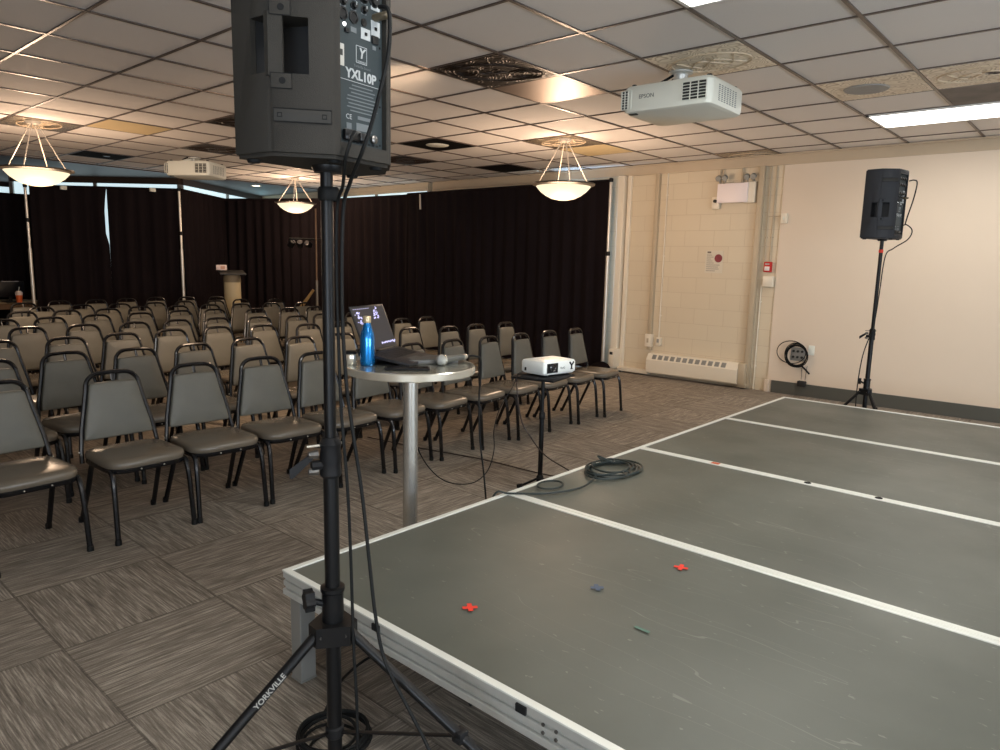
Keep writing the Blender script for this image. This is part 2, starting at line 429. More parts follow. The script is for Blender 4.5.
# column and reveal at the end of the block wall
b = MB(); b.box((-5.40, YW-.05, 1.36), (.10, .10, 2.72), .01); b.box((-5.30, YW-.02, 1.36), (.06, .045, 2.72), .01)
struct(b.build('trim_4', cream_metal, smooth=False))
# cast-in skirting duct at left end of the wall
b = MB(); b.box((-5.08, YW-.05, .05), (.5, .10, .06), .01); struct(b.build('baseboard_left', cream_metal, smooth=False))

# raceways and conduits, each a run up the wall
def conduit(name, x, z0, z1, w, d, label, mt=cream_metal, rnd=False):
    m = MB()
    if rnd: m.tube([(x, YW-d/2-.004, z0), (x, YW-d/2-.004, z1)], w/2, 10)
    else: m.box((x, YW-d/2-.001, (z0+z1)/2), (w, d, z1-z0), .004)
    if rnd:
        z = z0+.3
        while z < z1-.1: m.box((x, YW-.006, z), (w*2.2, .01, .018), .002); z += .8
    return tag(m.build(name, mt), label, 'conduit')
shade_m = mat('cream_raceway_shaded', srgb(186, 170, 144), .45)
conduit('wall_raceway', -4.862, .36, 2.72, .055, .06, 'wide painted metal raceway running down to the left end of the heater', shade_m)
conduit('electrical_conduit', -4.735, .54, 2.72, .018, .02, 'thin painted conduit dropping to the small outlet above the heater', cream_metal, True)
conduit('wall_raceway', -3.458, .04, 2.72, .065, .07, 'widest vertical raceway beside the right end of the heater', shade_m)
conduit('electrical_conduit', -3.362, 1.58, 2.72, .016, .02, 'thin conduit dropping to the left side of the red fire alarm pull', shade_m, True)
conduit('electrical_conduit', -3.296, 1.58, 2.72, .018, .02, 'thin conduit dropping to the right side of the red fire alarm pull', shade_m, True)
conduit('electrical_conduit', -3.375, .0, 1.30, .016, .02, 'thin conduit running to the floor below the white junction box', cream_metal, True)
conduit('electrical_conduit', -3.205, .55, 2.72, .012, .014, 'thinnest conduit along the edge where the smooth wall begins', cream_metal, True)

# ------------------------------------------------------------------ wall fixtures
t = empty('baseboard_heater', (-4.20, YW, 0), 0, 'long cream wall heater with a row of square grilles on its slanted top', 'heater')
b = MB(); x0, x1 = -.63, .66
prof = [(-.005, .055), (-.145, .055), (-.155, .07), (-.155, .235), (-.10, .318), (-.005, .322)]
b.rings([[(x0, y, z) for y, z in prof], [(x1, y, z) for y, z in prof]]); b.build('heater_cover', cream_metal, t, smooth=False)
sl = math.atan2(.083, .055)
for k in range(12):
    M = Matrix.Translation((x0+.11+k*.090, -.1295, .2785)) @ Matrix.Rotation(sl, 4, 'X')
    g = MB(); g.box((0, 0, 0), (.062, .068, .004), .002, M=M)
    gg = g.build('top_grille', grey_vent, t)
    g = MB()
    for q in range(5): g.box((0, -.024+q*.012, .003), (.056, .003, .003), M=M)
    g.build('grille_slot', slot_shade, gg, smooth=False)
b = MB(); b.box((x1+.045, -.07, .19), (.09, .13, .27), .008); b.box((x1+.04, -.06, .04), (.12, .10, .05), .01)
b.build('end_cap', shade_m, t)
# second heater end seen behind the drape pole
t = empty('wall_heater_end', (-5.37, 8.60, 0), 0, 'short cream heater end just past the drape pole at the wall corner', 'heater')
b = MB(); b.box((0, .0, .19), (.10, .19, .28), .02); b.build('heater_cover', cream_metal, t)
b = MB(); b.box((0.0, -.097, .27), (.05, .008, .04), .004); b.build('control_flap', louvre_dark, t)

t = empty('emergency_light', (-3.78, YW, 2.30), 0, 'blank white exit sign with two swivel emergency lamps above it', 'emergency light')
b = MB(); b.box((-.02, -.075, .12), (.39, .05, .235), .008); b.build('sign_face', mat('sign_white', srgb(240, 228, 226), .4), t)
b = MB(); b.box((.19, -.04, .12), (.14, .075, .25), .008); b.build('battery_box', cream_metal, t)
for sx in (-.17, .19):
    for dx in (-.035, .045):
        m = MB(); M = Matrix.Translation((sx+dx, -.11, .30)) @ Matrix.Rotation(PI/2+.5, 4, 'X')
        m.lathe([(.012, -.05), (.032, -.03), (.036, .0), (.034, .012), (.02, .016)], M=M, seg=16)
        m.tube([(sx+dx, -.06, .25), (sx+dx, -.08, .29)], .008, 6); m.build('lamp_head', grey_vent, t)
b = MB(); b.tube([(.07, -.03, .24), (.07, -.03, .42)], .014, 8); b.build('feed_pipe', shade_m, t)
t = empty('wall_socket', (-4.03, YW, 2.31), 0, 'small outlet box on a drop pipe left of the blank exit sign', 'outlet')
b = MB(); b.box((0, -.025, 0), (.10, .05, .15), .006); b.build('socket_box', cream_metal, t)
b = MB(); b.lathe([(.02, 0), (.02, .03)], M=Matrix.Translation((0, -.05, .02)) @ Matrix.Rotation(PI/2, 4, 'X'), seg=14); b.box((.045, -.055, .05), (.04, .03, .06), .005); b.build('plug', louvre_dark, t)
b = MB()
for dx in (0.03, .075): b.tube([(dx, -.02, .07), (dx, -.02, .41)], .009, 8)
b.build('feed_pipe', shade_m, t)

t = empty('wall_poster', (-4.015, YW, 1.575), 0, 'small pale notice sheet with a dark red round picture on the block wall', 'poster')
b = MB(); b.box((0, -.004, 0), (.235, .004, .285)); b.build('sheet', paper, t, smooth=False)
b = MB(); b.lathe([(.052, 0), (.052, .002)], M=Matrix.Translation((.058, -.007, .045)) @ Matrix.Rotation(PI/2, 4, 'X'), seg=20); b.build('picture', mat('poster_picture', srgb(110, 40, 48), .6, var=(25, 1.8)), t)
b = MB()
for k in range(9):
    w = [.07, .09, .06, .08, .10, .18, .16, .17, .12][k]; z = .085-k*.025
    b.box((-.10+w/2, -.0065, z), (w, .002, .006))
b.box((-.07, -.0065, .12), (.05, .002, .022)); b.build('printed_lines', mat('poster_ink', srgb(120, 108, 96), .8), t, smooth=False)

t = empty('fire_alarm_pull', (-3.305, YW, 1.525), 0, 'red fire alarm pull station on the wall between the conduits', 'fire alarm')
b = MB(); b.box((0, -.03, 0), (.09, .055, .125), .008); b.build('alarm_body', red_m, t)
b = MB(); b.box((0, -.06, -.02), (.062, .01, .05), .004); b.build('pull_handle', mat('alarm_white', srgb(238, 226, 222), .4), t)
b = MB(); b.box((0, -.059, .035), (.05, .003, .016)); b.build('alarm_lettering', white_print, t, smooth=False)
t = empty('junction_box', (-3.285, YW+.004, 1.35), 0, 'square cream junction box directly under the red fire alarm pull', 'junction box')
b = MB(); b.box((0, -.03, 0), (.13, .06, .13), .006); b.build('box_body', cream_metal, t)
b = MB(); b.box((0, -.063, 0), (.12, .006, .12), .003); b.build('cover_plate', cream_metal, t)
t = empty('light_switch', (-3.155, YW-.01, 2.10), 0, 'small cream switch box high on the smooth wall edge', 'switch')
b = MB(); b.box((0, -.025, 0), (.075, .05, .115), .006); b.build('switch_box', cream_metal, t)
b = MB(); b.box((0, -.054, 0), (.018, .01, .035), .003); b.build('toggle', white_plastic, t)
b = MB(); b.tube([(-.05, -.006, .03), (-.20, -.006, .03)], .006, 6); b.build('side_conduit', shade_m, t)
t = empty('wall_outlet', (-4.865, YW, .49), 0, 'larger cream outlet box at the foot of the wide raceway above the heater', 'outlet')
b = MB(); b.box((0, -.04, 0), (.10, .075, .17), .006); b.build('outlet_box', cream_metal, t)
b = MB(); b.box((0, -.08, 0), (.03, .004, .06), .002); b.build('socket', shade_m, t)
t = empty('wall_outlet', (-4.725, YW, .485), 0, 'small low outlet box at the foot of the thin conduit above the heater', 'outlet')
b = MB(); b.box((0, -.025, 0), (.07, .05, .11), .006); b.build('outlet_box', cream_metal, t)
b = MB(); b.box((0, -.053, .01), (.035, .006, .05), .002); b.build('socket', grey_vent, t)

t = empty('wall_connector_plate', (-2.86, YW-.02, .50), 0, 'grey wall plate of connectors behind the hanging black cable coil', 'wall plate')
b = MB(); b.box((0, -.006, 0), (.17, .01, .16), .003); b.build('face_plate', alu_leg, t)
for k in range(6):
    m = MB(); m.lathe([(.014, 0), (.014, .012), (.008, .014)], M=Matrix.Translation((-.05+.05*(k % 3), -.012, .035-.07*(k//3))) @ Matrix.Rotation(PI/2, 4, 'X'), seg=12)
    m.build('connector', louvre_dark, t)
b = MB(); b.box((.15, -.005, .06), (.07, .01, .115), .003); b.build('side_plate', white_plastic, t)
b = MB()
for k in range(7):
    rr = .135+R_.uniform(-.014, .014); cx, cz = R_.uniform(-.012, .012), R_.uniform(-.012, .012)
    b.tube([(-2.86+cx+rr*math.cos(a)*.95, YW-.055-.006*k, .49+cz+rr*math.sin(a)) for a in [q*2*PI/28 for q in range(28)]], .0055, 6, True)
rr = .17
b.tube([(-2.93+rr*math.cos(a), YW-.06, .52+rr*.8*math.sin(a)) for a in [q*2*PI/28 for q in range(28)]], .005, 6, True)
b.tube(spline([(-2.80, YW-.08, .38), (-2.75, YW-.06, .33), (-2.70, YW-.05, .28)]), .010, 6)
tag(b.build('cable_coil', rubber), 'black cable coiled in a ring on the cream wall beside the right speaker stand', 'cable')
b = MB(); b.tube([(-2.80, YW-.03, .37), (-2.795, YW-.03, .20)], .0025, 5); b.tube([(-2.74, YW-.03, .37), (-2.75, YW-.03, .20)], .0025, 5)
b.box((-2.775, YW-.06, .155), (.10, .05, .07), .012)
tag(b.build('hanging_plug_pack', mat('plug_pack_black', srgb(30, 30, 30), .6)), 'small dark plug pack hanging on thin leads at the grey baseboard', 'plug')

# ------------------------------------------------------------------ special ceiling tiles
def cell(i, j, w=1, h=1):
    return ((RX0+(i+w/2)*SX, RY0+(j+h/2)*SY, ZC+.007), (w*SX-.03, h*SY-.03, .008))
def special(i, j, m, label, extra=None, cat='ceiling tile', name='ceiling_tile'):
    c, d = cell(i, j)
    t = empty(name, c, 0, label, cat)
    MB().box((0, 0, 0), d, .002).build('tile_panel', m, t, smooth=False)
    if extra: extra(t)
    return t
def ring_at(t, x, y, r, m=orn_trim, rr=.006, name='embossed_ring'):
    k = MB()
    for q in (1, .72, .42): k.tube([(x+r*q*math.cos(a), y+r*q*math.sin(a), -.006) for a in [p*2*PI/32 for p in range(32)]], rr*q, 6, True)
    k.build(name, m, t)
def bronze(t):
    ring_at(t, -.16, -.17, .12); ring_at(t, .17, .16, .12)
    k = MB(); n = 48
    k.tube([(.29*math.cos(a)*math.cos(.8)-.21*math.sin(a)*math.sin(.8), .29*math.cos(a)*math.sin(.8)+.21*math.sin(a)*math.cos(.8), -.006) for a in [p*2*PI/n for p in range(n)]], .006, 6, True)
    for a in range(6):
        q = a*PI/3; k.tube(spline([(0, 0, -.006), (.05*math.cos(q), .05*math.sin(q), -.008), (.10*math.cos(q+.5), .10*math.sin(q+.5), -.006)], 4), .004, 5)
    k.build('scroll_relief', orn_trim, t)
special(1, 1, orn_brown, 'dark bronze ornamental ceiling tile with two embossed rings', bronze)
special(1, 2, mirror_tile_m, 'shiny satin metal ceiling tile beside the dark bronze ornamental one')
def cream_relief(t):
    k = MB(); n = 40
    k.tube([(.27*math.cos(a), .20*math.sin(a), -.006) for a in [p*2*PI/n for p in range(n)]], .006, 6, True)
    for s in (-1, 1): k.tube(spline([(-.2*s, -.1, -.006), (-.1*s, .08, -.007), (.05*s, -.06, -.007), (.2*s, .1, -.006)], 6), .005, 5)
    k.build('scroll_relief', mat('cream_relief', srgb(206, 186, 158), .5), t)
special(3, 2, orn_cream, 'cream scroll-patterned ceiling tile holding the nearer projector mount', cream_relief)
def spk(t):
    MB().lathe([(.150, -.012), (.158, -.004), (.158, .004)], c=(-.06, 0, 0), seg=36).build('speaker_grille', mat('round_grille', srgb(150, 150, 148), .5, bump=(500, .6)), t)
special(4, 4, orn_cream, 'cream scroll ceiling tile with a large round grey speaker grille', spk)
def emb(t):
    k = MB()
    for a in range(5):
        q = a*2*PI/5; k.lathe([(.001, -.012), (.022, -.008), (.03, .004)], c=(.06+.035*math.cos(q), .03*math.sin(q), 0), seg=10)
    k.build('rosette', mat('rosette_dark', srgb(50, 42, 38), .5), t)
    cream_relief(t)
special(5, 4, orn_cream, 'cream scroll ceiling tile with a small dark flower rosette', emb)
special(5, 5, stain_m, 'dark stained ceiling tile next to the long bright light panel')
special(1, 8, orn_silver, 'silver scroll ceiling tile against the moulding above the blank exit sign', cream_relief)
special(-1, 5, orn_silver, 'silver scroll ceiling tile above the bowl lamp nearest the block wall', cream_relief)
special(-1, 6, glow_tile_m, 'plain ceiling tile painted with lamp glow behind the bowl lamp nearest the block wall')
special(-3, 4, black_tile_m, 'black ceiling tile with a white disc near the left speaker',
        lambda t: MB().lathe([(.13, -.010), (.14, -.002), (.14, .004)], c=(0, 0, 0), seg=36).build('white_disc', white_plastic, t))
special(-4, 7, black_tile_m, 'plain black ceiling tile close to the black drapes')
special(-5, 5, orn_brown, 'dark bronze ceiling tile low behind the left speaker', bronze)
special(-4, 1, orn_brown, 'dark bronze ceiling tile left of the near speaker', bronze)
special(-7, 2, orn_brown, 'dark bronze ceiling tile above the far projector', bronze)
special(-7, -1, orn_silver, 'silver scroll ceiling tile above the leftmost bowl lamp', cream_relief)
special(-6, 0, glow_tile_m, 'plain ceiling tile painted with lamp glow right of the leftmost bowl lamp')
special(-10, 1, black_tile_m, 'black ceiling tile near the dark soffit beyond the leftmost bowl lamp',
        lambda t: MB().lathe([(.04, -.012), (.05, 0)], c=(.05, .05, 0), seg=16).build('small_fitting', chrome_dark, t))

# fluorescent panels
def troffer(i, j, w, label, watt=60):
    c, d = cell(i, j, w, 1)
    t = empty('ceiling_light_panel', c, 0, label, 'ceiling light')
    k = MB()
    for sx in (-1, 1): k.box((sx*(d[0]/2-.012), 0, -.007), (.024, d[1], .012))
    for sy in (-1, 1): k.box((0, sy*(d[1]/2-.012), -.007), (d[0], .024, .012))
    k.build('panel_frame', troffer_frame_m, t, smooth=False)
    MB().box((0, 0, -.010), (d[0]-.05, d[1]-.05, .006)).build('diffuser', troffer_m, t, smooth=False)
    L = bpy.data.lights.new('panel_light', 'AREA'); L.shape = 'RECTANGLE'; L.size = d[0]-.1; L.size_y = d[1]-.1
    L.energy = watt; L.color = (1, .96, .90)
    o = bpy.data.objects.new('panel_light', L); col.objects.link(o); o.location = (c[0], c[1], ZC-.02)
    return t
troffer(4, 6, 2, 'long bright fluorescent ceiling panel above the right loudspeaker', 21)
troffer(4, 0, 2, 'fluorescent ceiling panel cut off by the top edge above the near projector', 21)
troffer(6, -3, 2, 'fluorescent ceiling panel behind the camera over the stage', 21)
troffer(9, 2, 2, 'fluorescent ceiling panel over the far side of the stage', 21)

# recessed downlights in the soffit
for (x, y, lb) in ((-12.75, 7.32, 'small recessed downlight in the dark soffit above the black corner drapes'),
                   (-14.1, 3.62, 'small recessed downlight in the dark soffit at the far left end')):
    t = empty('recessed_downlight', (x, y, ZC), 0, lb, 'ceiling light')
    MB().lathe([(.075, -.006), (.10, -.006), (.10, -.001), (.075, -.001)], seg=24, cap=False).build('trim_ring', white_plastic, t)
    MB().lathe([(.001, -.004), (.075, -.004)], seg=24, cap=False).build('lamp_face', mat('warm_lamp_face', srgb(255, 240, 220), .5, emit=(1, .85, .65, 1), es=6), t)

# ------------------------------------------------------------------ hanging bowl lamps
def bowl_lamp(x, y, zr, label, watt):
    t = empty('bowl_pendant_lamp', (x, y, 0), 0, label, 'pendant lamp', 'frosted bowl pendant lamps')
    MB().lathe([(.001, ZC-.035), (.06, ZC-.03), (.075, ZC-.002)], seg=24, cap=False).build('canopy', rod_m, t)
    prof = [(.001, -.160), (.06, -.156), (.13, -.141), (.195, -.110), (.255, -.066), (.298, -.017), (.306, 0)]
    inner = [(r*.97, z+.008) for r, z in prof][::-1]
    MB().lathe([(r, zr+z) for r, z in prof+inner], seg=48, cap=False).build('glass_bowl', bowl_m, t)
    MB().lathe([(.298, zr-.012), (.344, zr+.004), (.348, zr+.020), (.298, zr+.024), (.293, zr+.004)], seg=48, cap=False).build('rim', rim_m, t)
    for k in range(4):
        a = k*PI/2+.62+PI/4*.35
        MB().tube([(.035*math.cos(a), .035*math.sin(a), ZC-.03), (.29*math.cos(a), .29*math.sin(a), zr+.012)], .0055, 6).build('rod', rod_m, t)
    L = bpy.data.lights.new('bowl_light', 'POINT'); L.energy = watt; L.color = (1, .70, .50); L.shadow_soft_size = .12
    o = bpy.data.objects.new('bowl_light', L); col.objects.link(o); o.location = (x, y, zr+.07)
    L = bpy.data.lights.new('bowl_glow', 'POINT'); L.energy = watt*2.2; L.color = (1, .70, .47); L.shadow_soft_size = .22
    o = bpy.data.objects.new('bowl_glow', L); col.objects.link(o); o.location = (x, y, zr-.40)
bowl_lamp(-4.79, 6.45, 2.355, 'glowing frosted bowl lamp on four rods, nearest the cream block wall', 25)
bowl_lamp(-8.79, 2.52, 2.345, 'glowing frosted bowl lamp on four rods, at the left edge over the back chairs', 25)
bowl_lamp(-10.9, 6.99, 2.42, 'glowing frosted bowl lamp on four rods, smallest one just left of the near speaker pole', 22)

# ------------------------------------------------------------------ stage decks
SXL, SY0, MOD, ZT = -2.115, 1.27, 1.2192, .411
ord_ = ['nearest the camera, with red tape crosses', 'second from the camera, with coiled cable', 'third from the camera', 'farthest from the camera, by the wall']
DL = 2.44
for k in range(4):
    y0 = SY0+k*MOD; y1 = y0+MOD
    t = empty('stage_deck', (SXL, y0, 0), 0, 'dark grey stage platform section, '+ord_[k], 'stage platform', 'stage platform sections')
    e = .024; W = MOD-.003
    s = MB(); s.box((DL/2, W/2, ZT-.012), (DL-2*e, W-2*e, .018)); s.build('deck_board', deck_surface_m, t, smooth=False)
    f = MB()
    for yy in (e/2, W-e/2): f.box((DL/2, yy, ZT-.002), (DL, e, .006), .001)
    for xx in (e/2, DL-e/2): f.box((xx, W/2, ZT-.002), (e, W-2*e, .0058), .001)
    f.build('top_edge_strip', alu_white, t, smooth=False)
    f = MB()
    def rail(c, d, ax, f=f):
        for dz, th, out in ((-.014, .026, 0), (-.032, .012, -.008), (-.047, .020, -.001), (-.062, .012, -.008), (-.078, .022, .002)):
            dd = list(d); dd[2] = th; dd[ax] = d[ax]+2*out; f.box((c[0], c[1], ZT+dz), dd, .003)
    rail((DL/2, .014, 0), (DL-.004, .026, 0), 1); rail((DL/2, W-.014, 0), (DL-.004, .026, 0), 1)
    rail((.014, W/2, 0), (.026, W-.06, 0), 0); rail((DL-.014, W/2, 0), (.026, W-.06, 0), 0)
    f.build('side_rail', alu, t, smooth=False)
    for lx in (.05, DL-.05):
        for ly in (.048, W-.048):
            l = MB(); l.box((lx, ly, .163), (.062, .062, .318), .004); l.box((lx, ly, .004), (.066, .066, .008), .002); l.build('leg', alu_leg, t, smooth=False)
    if k == 0:
        for cx in (.523, 1.10):
            MB().box((cx, -.002, ZT-.020), (.034, .008, .022), .002).build('coupling_slot', dark_hole, t, smooth=False)
        l = MB()
        for cx in (.16, 1.17, 1.21):
            for dz in (.03, .052): l.lathe([(.005, 0), (.005, .003)], M=Matrix.Translation((cx, .001, ZT-dz)) @ Matrix.Rotation(PI/2, 4, 'X'), seg=10)
        l.build('rivet', chrome_dark, t)

def cross(x, y, rz, s, m, label, name='tape_mark', w=.015):
    t = MB(); M = Matrix.Translation((x, y, ZT+.0025)) @ Matrix.Rotation(rz, 4, 'Z')
    t.box((0, 0, 0), (s, w, .001), M=M); t.box((0, 0, .0008), (w, s, .001), M=M)
    tag(t.build(name, m, smooth=False), label, 'tape mark')
cross(-1.445, 1.53, .9, .048, gaffer_red, 'red tape cross on the nearest deck, closer to the speaker stand')
cross(-1.10, 2.286, .3, .05, gaffer_red, 'red tape cross on the nearest deck, farther out by the white seam')
cross(-1.231, 1.933, .8, .045, gaffer_blue, 'faded blue tape cross between the two red ones on the nearest deck')
t = MB(); t.box((-.975, 1.793, ZT+.0025), (.05, .012, .001), M=None); tag(t.build('tape_mark', gaffer_green, smooth=False), 'short green tape strip right of the near red cross', 'tape mark')
t = MB(); t.box((-1.616, SY0+2*MOD-.005, ZT+.0025), (.045, .035, .001)); tag(t.build('tape_mark', gaffer_orange, smooth=False), 'orange tape patch on the white seam beyond the second deck', 'tape mark')
for (x, y) in ((-1.116, SY0+2*MOD), (-.781, SY0+2*MOD)):
    t = MB(); t.lathe([(.018, 0), (.018, .0015)], c=(x, y, ZT+.001), seg=14)
    tag(t.build('deck_connector', dark_hole), 'small dark connector hole in the white seam beyond the second deck, '+('left one' if x < -1 else 'right one'), 'connector')

# coil of cable on the stage
b = MB(); pts = []
for q in range(0, 28*6):
    a = q*2*PI/28; lp = q//28
    rr = .112+.016*math.sin(lp*2.1)+.010*math.sin(a*2+lp)
    pts.append((-1.955+.014*math.cos(lp*1.7)+rr*math.cos(a), 3.16+.03*math.sin(lp)+rr*1.45*math.sin(a), ZT+.007+.006*(lp % 3)))
b.tube(pts, .0055, 6)
b.tube(spline([(-1.95, 3.02, ZT+.015), (-1.90, 2.85, ZT+.008), (-1.90, 2.72, ZT+.008), (-1.96, 2.58, ZT+.008), (-2.08, 2.46, ZT+.008), (-2.13, 2.42, ZT+.008), (-2.155, 2.40, ZT-.1), (-2.2, 2.4, .02), (-2.4, 2.5, .012), (-2.7, 2.55, .012)]), .005, 6)
b.tube(spline([(-2.0, 3.24, ZT+.02), (-2.07, 3.20, ZT+.05), (-2.10, 3.28, ZT+.01), (-2.06, 3.33, ZT+.01), (-1.99, 3.24, ZT+.02)]), .005, 6)
b.tube([(-2.02+.055*math.cos(a), 2.70+.075*math.sin(a), ZT+.010) for a in [q*2*PI/24 for q in range(24)]], .005, 6, True)
tag(b.build('cable_coil', mat('dark_green_cable', srgb(34, 44, 42), .5)), 'dark cable coiled on the stage edge beside the small white projector table', 'cable')

# ------------------------------------------------------------------ speakers
cabinet_dark = mat('speaker_cabinet_dark', srgb(30, 32, 37), .6, bump=(700, .4))
def speaker(name_label, loc, rz, scale=1.0, cabinet_m=cabinet_m):
    t = empty('loudspeaker', loc, rz, name_label, 'loudspeaker'); t.scale = (scale,)*3
    H = .506
    poly = [(.096, .170), (.096, -.170), (-.022, -.170), (-.112, -.080), (-.112, .080), (-.022, .170)]
    c = MB(); c.prism(poly, 0, H)
    bmesh.ops.bevel(c.bm, geom=c.bm.edges[:], offset=.008, segments=3, affect='EDGES')
    cab = c.build('cabinet', cabinet_m, t, smooth=True, angle=50)
    def cut(cm):
        cu = cm.build('cutter', dark_hole, None, smooth=False)
        md = cab.modifiers.new('b', 'BOOLEAN'); md.operation = 'DIFFERENCE'; md.object = cu; md.solver = 'EXACT'
        dg = bpy.context.evaluated_depsgraph_get(); dg.update()
        me = bpy.data.meshes.new_from_object(cab.evaluated_get(dg)); cab.modifiers.clear(); cab.data = me
        bpy.data.objects.remove(cu)
    sav = (t.location.copy(), t.rotation_euler.copy(), t.scale.copy())
    t.location = (0, 0, 0); t.rotation_euler = (0, 0, 0); t.scale = (1, 1, 1)
    p = MB(); p.prism([(.030, .25), (.030, .100), (-.062, .070), (-.0765, .1155), (-.125, .16), (-.125, .25)], .157, .262); cut(p)
    p = MB(); p.box((-.122, 0, .253), (.05, .132, .436)); cut(p)
    p = MB(); p.box((.106, 0, H/2), (.03, .30, H-.04)); cut(p)
    t.location, t.rotation_euler, t.scale = sav
    pk = mat('pocket_black', srgb(16, 16, 17), .6)
    MB().prism([(.0295, .158), (.0295, .102), (-.062, .0715), (-.0745, .110), (-.073, .110), (-.061, .074), (.028, .1035), (.028, .158)], .1575, .2615).build('pocket_lining', pk, t, smooth=False)
    bd = Vector((.090, .090, 0)).normalized()              # along the bevel, towards the crease
    nb = Vector((-.090, .090, 0)).normalized()             # bevel normal
    h = MB(); h.prism([(-.012, .150), (-.012, .1705), (-.0225, .1700), (-.0415, .1510), (-.036, .143)], .150, .270)
    h.build('handle_bar', cabinet_m, t)
    for z in (.277, .142):
        o_ = Vector((-.022, .170, z))-bd*.020+nb*.0005
        M = frame_M(o_, -bd, (0, 0, 1))
        hp = MB(); hp.box((.004, 0, 0), (.040, .028, .003), .001, M=M); pl = hp.build('handle_plate', cabinet_m, t)
        hp = MB(); hp.tube([Vector((x, y, .0008)) for x, y in ((-.016, -.014), (.024, -.014), (.024, .014), (-.016, .014))], .0012, 5, True, M=M); hp.build('plate_gap', dark_hole, pl)
        hp = MB(); hp.lathe([(.0065, -.001), (.0065, .0022)], M=M @ Matrix.Translation((.006, 0, 0)), seg=16); hp.build('screw_recess', dark_hole, pl)
    plm = mat('plate_dark', srgb(50, 48, 44), .6, spec=.25)
    for z in (.078, .425):
        M = frame_M(Vector((-.067, .125, z))+nb*.0005, -bd, (0, 0, 1))
        hp = MB(); hp.box((0, 0, -.001), (.112, .025, .006), .002, M=M)
        pl = hp.build('mounting_plate', plm, t)
        hp = MB(); hp.tube([Vector((x, y, .0012)) for x, y in ((-.056, -.0125), (.056, -.0125), (.056, .0125), (-.056, .0125))], .0014, 5, True, M=M); hp.build('plate_outline', dark_hole, pl)
        for dx in (-.044, .042):
            hp = MB(); hp.tube([Vector((dx+x, y, .0022)) for x, y in ((-.004, -.004), (.004, -.004), (.004, .004), (-.004, .004))], .0009, 4, True, M=M); hp.build('plate_screw', dark_hole, pl)
    MB().box((.094, 0, H/2), (.004, .296, H-.05), .001).build('front_grille', mat('grille_black', srgb(16, 16, 17), .6, bump=(600, 1)), t)
    for fx, fy in ((.07, .14), (.07, -.14), (-.085, .06), (-.085, -.06)):
        MB().lathe([(.012, -.006), (.014, -.002), (.014, .004)], c=(fx, fy, 0), seg=12).build('rubber_foot', rubber, t)
    MB().lathe([(.03, -.014), (.036, -.004), (.036, .003)], seg=20).build('pole_socket', black_metal, t)
    px = -.0985
    rp = MB().box((px, 0, .253), (.003, .130, .432)).build('rear_panel', panel_m, t, smooth=False)
    def at(u, v, n=0): return (px-.0018-n, -u, v)
    RM = lambda u, v, n=0: frame_M(at(u, v, n), (0, -1, 0), (0, 0, 1))
    def add(nm, m_, *boxes):
        if nm in ('white_label_block', 'toggle_switch', 'rating_block') and len(boxes) > 1:
            for bx in boxes: add(nm, m_, bx)
            return
        k = MB()
        for (u, v, w, hh, n) in boxes: k.box((0, 0, n/2), (w, hh, n), M=RM(u, v))
        return k.build(nm, m_, rp, smooth=False)
    add('white_label_block', white_print, (.045, .336, .026, .040, .0008), (.045, .280, .026, .030, .0008), (.016, .262, .027, .022, .0008))
    cols = (-.047, -.018, .011, .041)
    for r_, v in enumerate((.440, .395, .333, .310)):
        for q, u in enumerate(cols):
            if r_ == 3 and q == 3: continue
            rad = (.010, .010, .0115, .0065)[r_]; vv = v-(0, 0, 0, .002)[r_]
            k = MB(); k.lathe([(rad+.0015, 0), (rad+.0015, .002), (rad, .003), (rad*.85, .009), (.001, .0095)], M=RM(u, vv), seg=18)
            kn = k.build('control_knob', knob_m, rp)
            k = MB(); k.box((0, rad*.45, .010), (.0018, rad*.9, .0012), M=RM(u, vv)); k.build('knob_pointer', white_print, kn, smooth=False)
    for q in (0, 1):
        k = MB(); k.lathe([(.0125, 0), (.0125, .002), (.0095, .0025), (.0085, .0008), (.001, .0008)], M=RM(cols[q], .286), seg=20); k.build('input_socket', knob_m, rp)
    k = MB(); k.lathe([(.008, 0), (.008, .002), (.004, .002), (.001, .001)], M=RM(cols[2], .284), seg=16); k.build('input_socket', knob_m, rp)
    add('printed_marks', grey_print, *[(u, .352, .018, .003, .0006) for u in cols[:3]], *[(u, .3205, .014, .0025, .0006) for u in cols[:3]], *[(u, .3005, .016, .003, .0006) for u in cols[:3]], (-.018, .262, .016, .010, .0005), (.041, .241, .010, .008, .0005))
    k = MB(); k.lathe([(.0042, 0), (.003, .002), (.001, .003)], M=RM(-.043, .267), seg=12); k.build('power_indicator', mat('white_led', srgb(255, 255, 255), .4, emit=(1, 1, 1, 1), es=4), rp)
    add('toggle_switch', knob_m, (-.038, .256, .010, .008, .004), (.043, .257, .018, .016, .003), (.016, .262, .006, .006, .003), (.045, .280, .006, .006, .003))
    k = MB()
    for u, v, w, hh in ((.004, .2345, .030, .0012), (.004, .2015, .030, .0012), (-.011, .218, .0012, .033), (.019, .218, .0012, .033)): k.box((0, 0, .0003), (w, hh, .0006), M=RM(u, v))
    k.build('emblem_frame', white_print, rp, smooth=False)
    text_mesh('emblem_letter', 'Y', .028, white_print, rp, RM(.004, .2205, .0003), bold=.0006, shear=.2)
    text_mesh('emblem_word', 'YORKVILLE', .0048, white_print, rp, RM(.004, .2045, .0003), ext=.0002)
    text_mesh('small_print', 'Yorkville Sound', .0075, grey_print, rp, RM(.006, .194, .0003), ext=.0002)
    text_mesh('model_lettering', 'YXL10P', .0262, white_print, rp, RM(.003, .1755, .0003), bold=.0008, ext=.0003)
    add('underline', white_print, (.002, .1615, .116, .0010, .0005))
